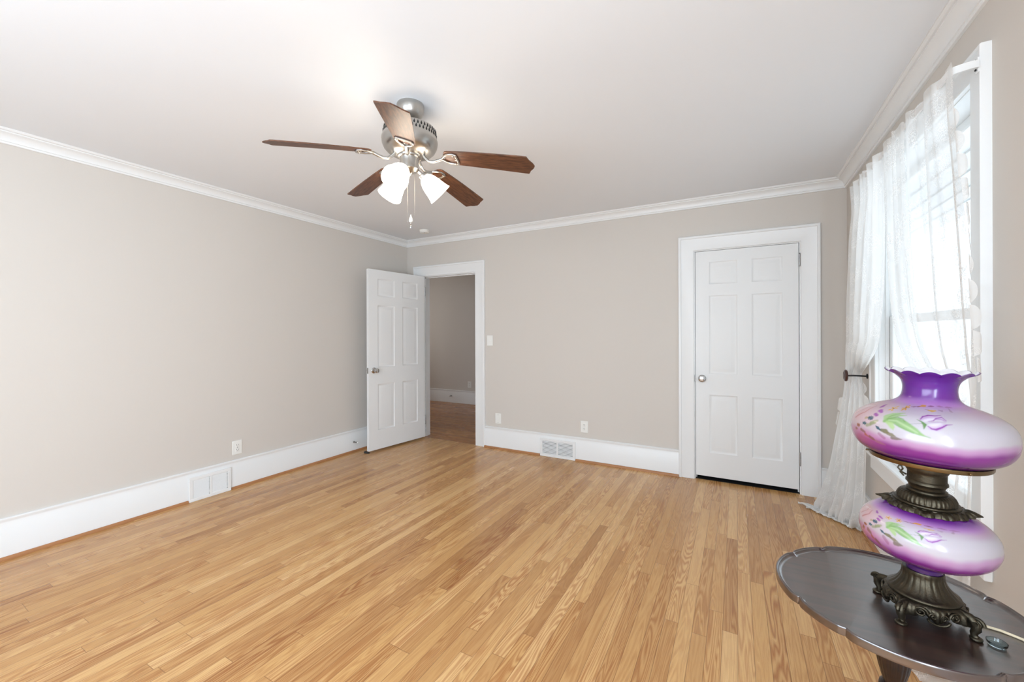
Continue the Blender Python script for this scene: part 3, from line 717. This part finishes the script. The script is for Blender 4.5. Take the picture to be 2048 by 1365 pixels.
DESIGN = [  # colour, alpha, edge softness (m), [(theta, h, radius m), ...]
 ((222,176,176),.75,.012,[(174.7,.4325,.010),(172.8,.4405,.014),(172.8,.4477,.012),(179.2,.4526,.010),(-170.2,.4387,.012),(-172.3,.4284,.009)]),
 ((232,206,204),.8,.006,[(176,.445,.005),(-176,.449,.004)]),
 ((186,112,118),.75,.003,[(-175,.4211,.0022),(-167.4,.4367,.0016),(-169,.4512,.0008)]),
 ((196,128,132),.6,.003,[(178,.426,.002),(-176,.440,.0014),(-178,.452,.0006)]),
 ((160,84,170),.9,.003,[(-163,.456,.003),(-160,.452,.0045)]),((168,84,176),.9,.003,[(-153,.446,.005),(-149,.4435,.003)]),((160,70,160),.9,.003,[(-153,.4385,.0035),(-150,.4365,.0035)]),
 ((150,152,112),.75,.003,[(-154,.4135,.004),(-151,.4155,.003)]),((140,146,96),.8,.003,[(-150,.4195,.0045),(-147,.4222,.003)]),((150,156,110),.7,.003,[(-148.5,.4239,.003),(-145.8,.4266,.003)]),
 ((170,150,90),.7,.003,[(-159,.427,.003),(-157,.4285,.002)]),
 ((110,104,62),.9,.002,[(-139.2,.4105,.0032),(-136,.4098,.0048),(-133,.408,.001)]),((122,112,78),.85,.002,[(-134,.4065,.003),(-131,.405,.0038),(-128,.4035,.0008)]),((112,100,84),.8,.002,[(-130.4,.399,.003),(-127.5,.3995,.0032),(-123.5,.3998,.0006)]),
 ((140,96,72),.75,.002,[(-160.5,.400,.0032),(-156,.397,.0025)]),((132,84,62),.75,.002,[(-150.4,.390,.003),(-147,.387,.003),(-145,.385,.0008)]),((160,104,112),.6,.003,[(-144,.384,.003),(-140,.3825,.003),(-136.5,.381,.001)]),((170,92,60),.8,.002,[(-155.2,.3925,.003),(-152,.3895,.0012)]),((150,84,120),.5,.002,[(-141,.402,.003),(-136.8,.3952,.003)]),
 ((128,84,104),.7,.003,[(-128.5,.4602,.001),(-125.5,.4608,.0028),(-121.6,.4616,.001)]),((130,72,96),.75,.002,[(-107.9,.4642,.001),(-104,.4646,.003),(-99.5,.4648,.001)]),((146,92,120),.6,.003,[(-95,.4655,.001),(-91,.4655,.003),(-86,.465,.001)]),((150,96,124),.55,.003,[(-83.5,.4647,.001),(-79,.4648,.003),(-72.5,.4648,.001)]),
 ((150,116,136),.5,.002,[(-95.3,.4597,.002),(-92.5,.459,.004),(-90.5,.46,.001)]),((150,120,130),.5,.002,[(-80.2,.4625,.002),(-81.4,.459,.004)]),
 ((212,150,50),.9,.002,[(-119,.4625,.002),(-116,.4638,.0045),(-112.5,.464,.004),(-111,.4652,.001)]),((128,72,40),.7,.002,[(-120.5,.4618,.003),(-118.5,.4622,.001)]),
 ((216,172,64),.95,.002,[(-107.5,.4582,.0018),(-103.5,.4575,.004),(-99.2,.4583,.0018)]),((130,110,80),.6,.002,[(-111,.459,.0008),(-107,.4585,.0012)]),
 ((158,190,128),.9,.004,[(-139.1,.4298,.003),(-140.1,.4384,.006),(-136.8,.4435,.0055),(-132,.447,.003),(-127.5,.449,.0006)]),
 ((150,184,118),.85,.004,[(-138.5,.4335,.003),(-135.5,.4395,.0055),(-131,.4435,.0035),(-125,.4455,.0006)]),
 ((138,178,106),.92,.003,[(-139.1,.4291,.003),(-134.8,.4335,.0065),(-129.1,.434,.0085),(-124.5,.430,.009),(-120,.4255,.0078),(-115.5,.421,.006),(-112,.4165,.0035),(-108.5,.4135,.0012),(-105.5,.412,.0004)]),
 ((186,208,160),.7,.003,[(-136,.4325,.0015),(-130,.4338,.0022),(-124.5,.4295,.002),(-119,.4245,.0018),(-113.5,.418,.0008)]),
 ((104,150,76),.7,.0025,[(-138,.4345,.0008),(-131,.4405,.0014),(-126,.439,.001),(-123.5,.4345,.001)]),
 ((104,150,76),.6,.0025,[(-131,.4275,.0006),(-126,.424,.0012),(-121,.4205,.0012),(-116,.4165,.0008)]),
 ((110,156,84),.6,.0025,[(-138,.4375,.0006),(-136,.4425,.001),(-131,.4465,.0006)]),
 ((170,200,128),.85,.003,[(-136.7,.4283,.003),(-133.4,.4258,.005),(-131.4,.421,.0042),(-130.2,.4155,.0006)]),
 ((110,130,100),.6,.0012,[(-120.1,.4316,.0004),(-111.5,.4358,.0006)]),
 ((96,140,76),.95,.002,[(-115.5,.4417,.0003),(-111.6,.4388,.0016),(-109.3,.4345,.0032),(-109.6,.427,.0006)]),
 ((236,226,240),.9,.006,[(-109.5,.4421,.004),(-103.6,.4465,.006),(-97.5,.4468,.005)]),((234,226,240),.9,.006,[(-104,.434,.005),(-98.6,.4365,.005)]),
 ((196,140,206),.55,.007,[(-112,.4435,.003),(-108,.4475,.004),(-100,.449,.003)]),((196,140,206),.55,.007,[(-105,.4305,.003),(-101,.4305,.004),(-96.5,.4365,.003)]),
 ((146,62,160),.95,.0018,[(-112.9,.4427,.0008),(-111.5,.4477,.0016),(-107.3,.4504,.0018),(-101.7,.4508,.0014),(-95.8,.4523,.0005)]),
 ((156,80,170),.85,.0018,[(-107.1,.4406,.0004),(-103.3,.4426,.001),(-100.8,.447,.0016),(-96,.4495,.0014),(-93.2,.4448,.0005)]),((170,104,184),.6,.003,[(-100.5,.4455,.002),(-97,.4465,.003),(-94,.444,.001)]),
 ((146,62,160),.95,.0018,[(-107,.4327,.0006),(-104.4,.4286,.0014),(-101.6,.4284,.002),(-97.6,.4332,.0016),(-94.1,.4381,.0012),(-89.8,.4395,.0003)]),
 ((190,140,204),.6,.0018,[(-106.1,.4387,.0004),(-100.1,.4413,.001),(-93.9,.4422,.0004)]),
]
def flower(th, h, n, r0, r1, col, cen):
    o = []
    for k in range(n):
        a = 2*PI*k/n+.3; du = math.degrees(r1*math.cos(a)/.125); dh = r1*math.sin(a)*.62
        o.append((col, .95, .0012, [(th+du*.25, h+dh*.25, r0*.5), (th+du*.7, h+dh*.7, r0), (th+du, h+dh, r0*.3)]))
    o.append((cen, .95, .001, [(th, h, r0*.9), (th+.1, h, r0*.9)])); return o
DESIGN += flower(-144, .4533, 5, .0024, .0085, (226,174,74), (150,96,40)) + flower(-132.9, .4574, 6, .0024, .0085, (222,164,56), (140,84,34))
DESIGN += flower(-153.7, .429, 8, .0016, .0075, (34,82,104), (60,100,110)) + flower(-157.8, .4156, 5, .0018, .0055, (44,88,104), (70,104,104))
DESIGN += flower(-165.5, .4075, 7, .0016, .0065, (164,92,54), (120,70,50)) + flower(-168.5, .3985, 6, .0014, .005, (158,92,64), (120,74,56))
DESIGN += [((38,80,98), .95, .0012, [(-145.2, .4165, .0006), (-142.8, .4132, .003), (-140.4, .4099, .0012)])]
def paint(th, h, prof, s_prof, k, hmap, base_fn):
    hh = hmap(h); col = base_fn(th, hh)
    P0 = np.array(SHADE); ref, sref = resample(SHADE, 400)
    S = np.interp(hh, ref[:, 0], sref); Uu = np.radians(th)*.125
    for c, al, soft, pts in DESIGN:
        pu = np.array([math.radians(p[0])*.125 for p in pts]); pv = np.interp([p[1] for p in pts], ref[:, 0], sref); pr = [p[2] for p in pts]
        # shift wrap for the points beyond +-180 deg
        for i in range(len(pu)):
            if pu[i] > 0: pu[i] -= 2*PI*.125
        best = np.full(len(Uu), -1e9)
        for i in range(len(pts)-1):
            du, dv = pu[i+1]-pu[i], pv[i+1]-pv[i]; q = max(du*du+dv*dv, 1e-12)
            t_ = np.clip(((Uu-pu[i])*du+(S-pv[i])*dv)/q, 0, 1)
            d = np.hypot(Uu-pu[i]-t_*du, S-pv[i]-t_*dv); best = np.maximum(best, pr[i]+(pr[i+1]-pr[i])*t_-d)
        a = al*np.clip(best/soft+.5, 0, 1)[:, None]
        col = col*(1-a)+lin(c)*a
    return col*.76
def shade_base(th, h):
    white = lin((204, 196, 204)); col = np.tile(white, (len(h), 1))
    def over(c, a):
        nonlocal col
        a = np.clip(a, 0, 1)[:, None]; col = col*(1-a)+lin(c)*a
    left = sst(-128, -165, th)
    over((226, 176, 178), .6*left*sst(.40, .425, h))
    right = sst(-85, -40, th)
    over((196, 150, 184), (.25+.45*right)*sst(.436, .458, h))
    over((186, 124, 200), sst(.455, .469, h)*.85)
    over((108, 34, 142), sst(.463, .482, h)); over((96, 26, 150), sst(.48, .51, h)*.7)
    wob = .0012*np.sin(np.radians(th)*5)+.0006*np.sin(np.radians(th)*23)+.006*left+.006*right
    over((190, 120, 182), sst(.404, .392, h-wob)*.7)
    over((134, 42, 136), sst(.394, .378, h-wob)); over((92, 22, 108), sst(.378, .355, h)*.85)
    over((204, 120, 150), .55*left*sst(.36, .385, h)*sst(.42, .39, h))
    return col
def font_base(th, h):
    col = shade_base(th, h)
    a = sst(.352, .343, h)[:, None]; return col*(1-a)+lin((64, 14, 96))*a
def lathe_painted(name, prof, nrow, hmap, base_fn, mat_, parent, rim=False, inner=None):
    P_, s_ = resample(prof, nrow); ths = np.r_[np.linspace(-205, -5, 400, endpoint=False), np.linspace(-5, 155, 60, endpoint=False)]
    n = len(ths); H = np.repeat(P_[:, 0], n); Rr = np.repeat(P_[:, 1], n); T_ = np.tile(ths, len(P_))
    colr = paint(T_, H, prof, s_, 1, hmap, base_fn)
    rad = np.radians(T_); zz = H.copy(); rr = Rr.copy()
    if rim:
        w_ = sst(.522, .5336, H); c_ = np.abs(np.cos(7*rad+.4)); zz = zz+w_*(.0055*c_-.003); rr = rr+w_*.003*c_
    V = np.c_[rr*np.cos(rad), rr*np.sin(rad), zz]; C_ = colr
    nr = len(P_)
    if inner:
        # glass wall: inner face, milk white
        off = inner; r2 = np.maximum(rr-off, .01)
        V2 = np.c_[r2*np.cos(rad), r2*np.sin(rad), zz]; V = np.r_[V, V2]; C_ = np.r_[C_, np.tile(lin((238, 236, 240)), (len(V2), 1))]
    F_ = []
    i = np.arange(nr-1)[:, None]*n; k = np.arange(n)[None, :]; k2 = (k+1) % n
    q = np.stack([i+k, i+k2, i+n+k2, i+n+k], -1).reshape(-1, 4); F_ = q.tolist()
    if inner:
        F_ += (q[:, ::-1]+nr*n).tolist(); t = (nr-1)*n
        F_ += [(t+a, t+(a+1) % n, nr*n+t+(a+1) % n, nr*n+t+a) for a in range(n)] + [(a, nr*n+a, nr*n+(a+1) % n, (a+1) % n) for a in range(n)]
    me = bpy.data.meshes.new(name); me.from_pydata(V.tolist(), [], F_); me.materials.append(mat_)
    at = me.color_attributes.new('paint', 'FLOAT_COLOR', 'POINT'); at.data.foreach_set('color', np.c_[C_, np.ones(len(C_))].astype(np.float32).ravel())
    me.polygons.foreach_set('use_smooth', [True]*len(F_)); me.update()
    o = bpy.data.objects.new(name, me); COL.objects.link(o); o.parent = parent; return o
m = bpy.data.materials.new('hand_painted_glass'); m.use_nodes = True; nt = m.node_tree; b_ = nt.nodes['Principled BSDF']
a_ = nt.nodes.new('ShaderNodeVertexColor'); a_.layer_name = 'paint'; nt.links.new(a_.outputs[0], b_.inputs['Base Color'])
b_.inputs['Roughness'].default_value = .22; b_.inputs['Coat Weight'].default_value = .4; b_.inputs['Coat Roughness'].default_value = .12; b_.inputs['Subsurface Weight'].default_value = 0
M['painted'] = m

lamp = thing('table_lamp', 'ornate parlour lamp with purple flower painted glass globes on the round table', 'lamp', (.3554, 1.2193, TZ))
LEAN = (.010, .020, 0)
def lean(o): o.rotation_euler = LEAN; return o
lean(lathe_painted('lamp_shade', SHADE, 210, lambda h: h, shade_base, M['painted'], lamp, rim=True, inner=.003))
def fmap(h):   # font height -> equivalent height on the shade design
    return np.interp(h, [.094, .111, .124, .150, .1825, .212, .222, .232, .244], [.330, .344, .358, .380, .403, .4430, .4620, .478, .490])
fo = lean(lathe_painted('oil_font', FONT, 190, fmap, font_base, M['painted'], lamp))
b = MB(); b.lathe([(.033, .326), (.05, .331), (.088, .3385), (.0955, .339), (.0966, .341), (.0966, .3475), (.094, .3475), (.0925, .343), (.05, .3365)], 72)
for k in range(3):
    a = math.radians(-70+120*k); b.T = Matrix.Rotation(a, 4, 'Z') @ Matrix.Translation((.0966, 0, .343)) @ Matrix.Rotation(PI/2, 4, 'Y'); b.lathe([(.0022, 0), (.0022, .004), (.001, .005)], 10)
b.T = Matrix.Identity(4)
lean(b.build('shade_ring', M['brass2'], lamp))
b = MB()
kn = lambda t, i, r: r*(1+(.012*math.sin(70*t+i*PI/2) if 3 < i < 12 else 0))
b.lathe([(.028, .332), (.0345, .327), (.0352, .320), (.0335, .316), (.0315, .313)] + [(.0312, .311-.002*j) for j in range(8)] + [(.0335, .294), (.0338, .290), (.031, .287), (.029, .282), (.0285, .276)], 140, rad=kn)
bu = lean(b.build('burner', M['brass'], lamp))
a = math.radians(164); b = MB(); b.T = Matrix.Rotation(a, 4, 'Z')
b.tube([(.032, 0, .300), (.040, 0, .304), (.046, 0, .312), (.0445, 0, .317), (.040, 0, .317), (.038, 0, .311), (.042, 0, .303), (.036, 0, .296)], .0018, 8); b.build('wick_key', M['brass'], bu)
# crown collar with ribbed dome and leafy rim
rb = lambda t, i, r: r*(1-.030*abs(math.sin(20*t)) if 4 <= i <= 8 else 1)
b = MB(); b.lathe([(.0285, .279), (.0325, .2765), (.0335, .274), (.033, .2718), (.0375, .2712), (.0420, .2690), (.0455, .2650), (.0478, .2600), (.0486, .2550), (.0478, .2525), (.0525, .2520), (.0540, .2500), (.0535, .2480), (.0575, .2470), (.058, .2445), (.052, .240), (.045, .2385)], 264, rad=rb)
co = lean(b.build('crown_collar', M['brass'], lamp, angle=60))
def leafr(t):
    r = .0625+.0035*abs(math.sin(6*t))+.0018*abs(math.sin(19*t))
    for c_ in (164, -16, 74, -106):
        d = (math.degrees(t)-c_+180) % 360-180; w_ = .0155 if c_ in (164, -16) else .004
        r += w_*max(0, 1-abs(d)/11)**.8
    return r
v = []; f = []; n = 480
for i, (q, zo) in enumerate([(0, .2475), (.35, .2465), (.7, .243), (1.0, .2385), (1.0, .2362), (.6, .2405), (0, .2425)]):
    for k in range(n):
        t_ = 2*PI*k/n; R_ = leafr(t_); r = .055+(R_-.055)*q; z = zo + (.0015*math.sin(24*t_) if 0 < i < 4 else 0)
        if R_ > .072: z += .004*q
        v.append((r*math.cos(t_), r*math.sin(t_), z))
for i in range(6):
    for k in range(n): f.append((i*n+k, i*n+(k+1) % n, (i+1)*n+(k+1) % n, (i+1)*n+k))
b = MB(); b.add(v, f); b.build('leaf_rim', M['brass'], co, angle=60)
# cast base: fluted flare, scrolled square plinth, four feet
flu = lambda t, i, r: r*(1+.030*abs(math.sin(11*t)) if 3 <= i <= 8 else 1)
b = MB(); b.lathe([(.0305, .1005), (.0335, .1005), (.0345, .097), (.0335, .0935), (.0338, .088), (.0355, .081), (.0390, .073), (.0440, .0655), (.0505, .059), (.0560, .0552), (.0590, .0540), (.0600, .0510), (.0585, .0480), (.050, .047)], 220, rad=flu)
b.build('base_flare', M['brass'], lamp, angle=60)
FA = [-130, -40, 50, 140]
def sq(t):
    d = min(abs((math.degrees(t)-c_+180) % 360-180) for c_ in FA); return d
v = []; f = []; n = 360
rows = [(.055, .0485, 0), (.062, .0465, .004), (.064, .041, .010), (.062, .034, .0155), (.060, .028, .019), (.057, .024, .0195), (.052, .027, .015), (.045, .036, .004)]
for i, (r0, z0, cb) in enumerate(rows):
    for k in range(n):
        t_ = 2*PI*k/n; d = sq(t_); cn_ = max(0, 1-d/26.0)
        mid = max(0, 1-(45-d)/14.0)
        r = r0 + cb*cn_**1.3 + .0012*math.sin(36*t_)*(1 if 1 < i < 6 else 0) + (.004*mid if 2 <= i <= 5 else 0)
        z = z0 - (.009*mid if 3 <= i <= 6 else 0) - (.004*cn_ if 3 <= i <= 6 else 0) + (.006*max(0, 1-abs(d-24)/8) if 4 <= i <= 6 else 0)
        v.append((r*math.cos(t_), r*math.sin(t_), z))
for i in range(len(rows)-1):
    for k in range(n): f.append((i*n+k, i*n+(k+1) % n, (i+1)*n+(k+1) % n, (i+1)*n+k))
b = MB(); b.add(v, f)
def spiral(c, e1, e2, r0, turns, rr):
    c = Vector(c); e1 = Vector(e1); e2 = Vector(e2); N_ = int(turns*20)
    b.tube([tuple(c+e1*(r0*(1-.8*i/N_)*math.cos(2*PI*turns*i/N_))+e2*(r0*(1-.8*i/N_)*math.sin(2*PI*turns*i/N_))) for i in range(N_+1)], [rr*(1-.4*i/N_) for i in range(N_+1)], 8)
for fa in FA:
    for sg in (-1, 1):
        a = math.radians(fa+sg*21); nn = Vector((math.cos(a), math.sin(a), 0)); tt = Vector((-math.sin(a), math.cos(a), 0))*sg
        spiral(nn*.0655+Vector((0, 0, .035)), tt, (0, 0, 1), .0105, 1.7, .0026)
    a = math.radians(fa+45); nn = Vector((math.cos(a), math.sin(a), 0)); tt = Vector((-math.sin(a), math.cos(a), 0))
    for sg in (-1, 1): spiral(nn*.064+tt*(.008*sg)+Vector((0, 0, .032)), tt*sg, (0, 0, 1), .007, 1.4, .002)
    b.tube([tuple(nn*.0645+tt*(.017*math.cos(q))+Vector((0, 0, .026-.010*math.sin(q)))) for q in [PI*i/14 for i in range(15)]], .0024, 8)
b.build('scroll_plinth', M['brass'], lamp, angle=60)
for fa in FA:
    b = MB(); b.T = Matrix.Rotation(math.radians(fa), 4, 'Z')
    b.tube([(.060, 0, .044), (.074, 0, .041), (.083, 0, .032), (.083, 0, .022), (.079, 0, .013), (.080, 0, .006), (.085, 0, .0045)], [.006, .0075, .008, .0075, .006, .0062, .005], 12)
    spiral((.083, 0, .034), (1, 0, 0), (0, 0, 1), .011, 1.8, .0036)
    b.lathe([(.0085, 0), (.010, .002), (.010, .0045), (.007, .0065)], 20, center=(.082, 0, .0003))
    b.tube([(.083, -.0085, .034), (.083, .0085, .034)], .0042, 10)
    b.T = Matrix.Identity(4); b.build('foot', M['brass'], lamp, angle=60)
# small glass coaster peeking from under the lamp
t = thing('glass_dish', 'tiny clear glass dish on the table by the lamp foot and cord', 'dish', (.446, 1.163, TZ+.0005))
gm_ = bpy.data.materials.new('clear_glass'); gm_.use_nodes = True; gb = gm_.node_tree.nodes['Principled BSDF']
gb.inputs['Transmission Weight'].default_value = 1; gb.inputs['Roughness'].default_value = .05; gb.inputs['Base Color'].default_value = srgb(206, 226, 230)
MB().lathe([(.009, 0), (.012, .001), (.0145, .006), (.0150, .009), (.0135, .009), (.011, .003), (.002, .002)], 28).build('bowl', gm_, t)
b = MB(); lo = lamp.location
cord = [(.421, 1.232, TZ+.012), (.432, 1.229, TZ+.005), (.45, 1.2265, TZ+.0028), (.474, 1.222, TZ+.0028), (.492, 1.212, TZ+.0028), (.510, 1.199, TZ+.0035), (.524, 1.189, TZ+.009), (.537, 1.18, TZ+.012), (.546, 1.175, TZ+.006), (.549, 1.172, TZ-.03), (.551, 1.172, TZ-.15), (.56, 1.19, TZ-.35), (.585, 1.22, .1), (.60, 1.25, .004), (.64, 1.30, .004)]
b.v = []; b.tube([Vector(p)-Vector(lo) for p in cord], .0026, 8); b.build('power_cord', M['cream'], lamp)

# ------------------------------------------------------------------ ceiling fan
fan = thing('ceiling_fan', 'brushed nickel ceiling fan with five dark wood blades and lit glass shades', 'ceiling fan', (-1.445, 1.578, ZC))
TILT = Matrix.Translation((0, 0, -.08)) @ Matrix.Rotation(.04, 4, 'Y') @ Matrix.Translation((0, 0, .08))
def tl(o, extra=None):
    o.matrix_parent_inverse = Matrix.Identity(4); o.matrix_local = TILT @ (extra or Matrix.Identity(4)); return o
MB().lathe([(.066, 0), (.068, -.006), (.0675, -.022), (.064, -.040), (.055, -.058), (.040, -.070), (.024, -.076), (.018, -.080)], 56).build('canopy', M['nickel'], fan)
b = MB(); b.lathe([(.0125, -.070), (.0125, -.118)], 24); b.lathe([(.018, -.074), (.022, -.080), (.018, -.086)], 24); b.lathe([(.0125, -.104), (.026, -.108), (.030, -.117)], 24); tl(b.build('downrod', M['nickel'], fan))
hous = [(.030, -.112), (.090, -.113), (.116, -.115), (.124, -.119), (.1265, -.124), (.131, -.150), (.135, -.170), (.1385, -.176), (.139, -.186), (.136, -.205), (.126, -.226), (.108, -.243), (.084, -.254), (.060, -.258), (.058, -.266), (.05, -.268)]
mh = tl(MB().lathe(hous, 96).build('motor_housing', M['nickel'], fan))
b = MB()
for row in range(2):
    for k in range(46):
        a = 2*PI*(k+.5*row)/46; z = -.1365-.0195*row; r = .1265+(.0085)*(-.124-z)/.046+.0010
        c_, s_ = math.cos(a), math.sin(a)
        pts = [(0, .0125), (.0045, 0), (0, -.0125), (-.0045, 0)]
        b.add([(r*c_-s_*u-.185*w*0*c_, r*s_+c_*u, z+w) for u, w in pts] + [((r-.0025)*c_-s_*u, (r-.0025)*s_+c_*u, z+w) for u, w in pts], [(0,1,2,3),(4,7,6,5),(0,4,5,1),(1,5,6,2),(2,6,7,3),(3,7,4,0)])
b.build('vent_slots', M['dark'], mh, smooth=False)
# blades
def bz(r): return -.272-.058*(max(0, r-.17)/.46)**1.15
def blade_mesh():
    out = [(.185, .0), (.188, .030), (.196, .044), (.21, .050), (.30, .0555), (.40, .060), (.50, .0635), (.585, .066), (.606, .066), (.611, .056), (.617, .040), (.626, .028), (.634, .016), (.640, .0)]
    st = 9; v = []; f = []; th = .0055; n = len(out)
    pit = math.radians(-12.5)
    def P_(r, w, dz): return (r, w*math.cos(pit), bz(r)+w*math.sin(pit)+dz)
    for dz in (0, th):
        for r, hw in out:
            for k in range(st): v.append(P_(r, hw*(-1+2*k/(st-1)), dz))
    o = n*st
    for i in range(n-1):
        for k in range(st-1):
            a = i*st+k; f.append((a, a+1, a+st+1, a+st)); f.append((o+a, o+a+st, o+a+st+1, o+a+1))
        for k in (0, st-1):
            a = i*st+k; f.append((a, a+st, o+a+st, o+a))
    b = MB(); b.add(v, f); return b
def iron_mesh():
    b = MB(); pit = math.radians(-12.5)
    zz = lambda r, w: bz(r)+w*math.sin(pit)-.004
    b.tube([(.070, 0, -.252), (.085, 0, -.272), (.105, 0, -.288), (.130, 0, -.290), (.155, 0, -.284), (.178, 0, zz(.178, 0))], [.008, .008, .0075, .0075, .0075, .008], 12)
    loop = [(.172, 0), (.188, .022), (.208, .036), (.236, .040), (.250, .034), (.252, .0), (.250, -.034), (.236, -.040), (.208, -.036), (.188, -.022)]
    b.tube([(r, w*math.cos(pit), zz(r, w)) for r, w in loop], .0058, 10, closed=True)
    for r, w in ((.238, .030), (.244, 0), (.238, -.030)): b.ball((r, w*math.cos(pit), zz(r, w)-.004), .005, 10, 6, (1, 1, .7))
    return b
bm0 = blade_mesh().build('blade', M['blade'], fan, angle=40); ir0 = iron_mesh().build('blade_bracket', M['nickel'], bm0)
for k in range(5):
    o = bm0 if k == 0 else dup(bm0, fan)
    tl(o, Matrix.Rotation(math.radians(-125.06+72*k), 4, 'Z'))
# switch housing and light kit
sw = tl(MB().lathe([(.046, -.262), (.048, -.268), (.0465, -.272), (.0465, -.312), (.049, -.316), (.049, -.324), (.040, -.334), (.022, -.340), (.012, -.346), (.007, -.356), (.003, -.358)], 48).build('switch_housing', M['nickel'], fan))
def arm_and_shade(az):
    c_, s_ = math.cos(az), math.sin(az); ax = math.radians(42)
    b = MB(); b.tube([(.040*c_, .040*s_, -.322), (.052*c_, .052*s_, -.330), (.066*c_, .066*s_, -.342)], .0085, 12)
    fr = Matrix.Translation((.064*c_, .064*s_, -.340)) @ Matrix.Rotation(az, 4, 'Z') @ Matrix.Rotation(PI/2+ax, 4, 'Y')
    b.T = fr; b.lathe([(.012, -.004), (.020, .0), (.0225, .008), (.0225, .020), (.019, .022)], 28); b.T = Matrix.Identity(4)
    a_ = tl(b.build('light_arm', M['nickel'], fan))
    lob = lambda t, i, r: r*(1+(.035*math.cos(4*t) if i in (8, 9) else (.015*math.cos(4*t) if i in (7, 10) else 0)))
    b = MB(); b.T = fr
    b.lathe([(.019, .012), (.026, .018), (.036, .030), (.044, .048), (.0495, .068), (.0530, .088), (.0570, .108), (.0600, .120), (.0645, .132), (.0625, .132), (.0575, .119), (.054, .106), (.0505, .088), (.047, .068), (.0415, .048), (.033, .031), (.02, .02)], 48, rad=lambda t, i, r: r*(1+(.03*math.cos(4*t) if i in (8, 9) else 0)), cap0=False, cap1=False)
    sh = b.build('glass_shade', M['lit'], a_)
    b = MB(); b.T = fr; b.ball((0, 0, .062), .026, 20, 12, (1, 1, 1.25)); b.lathe([(.013, .018), (.013, .035)], 16); b.build('light_bulb', M['bulb'], a_)
for az in (-70, 50, 170): arm_and_shade(math.radians(az))
def chain(x, y, z1, kind_):
    b = MB(); b.tube([(x, y, -.335), (x, y, z1)], .0011, 6)
    for i in range(int((-.335-z1)/.006)): b.ball((x, y, -.337-.006*i), .0017, 6, 4)
    c = b.build('pull_chain', M['nickel'], fan)
    b = MB()
    if kind_: b.lathe([(.0015, z1+.002), (.004, z1-.008), (.0085, z1-.020), (.0098, z1-.028), (.008, z1-.035), (.003, z1-.038)], 20)
    else: b.lathe([(.0015, z1+.002), (.0035, z1-.004), (.0055, z1-.012), (.003, z1-.017), (.0052, z1-.021), (.0062, z1-.026), (.0045, z1-.031)], 16)
    b.build('chain_fob', M['plastic'] if kind_ else M['chrome'], c)
chain(-.014, -.008, -.592, False); chain(.017, .009, -.556, True)
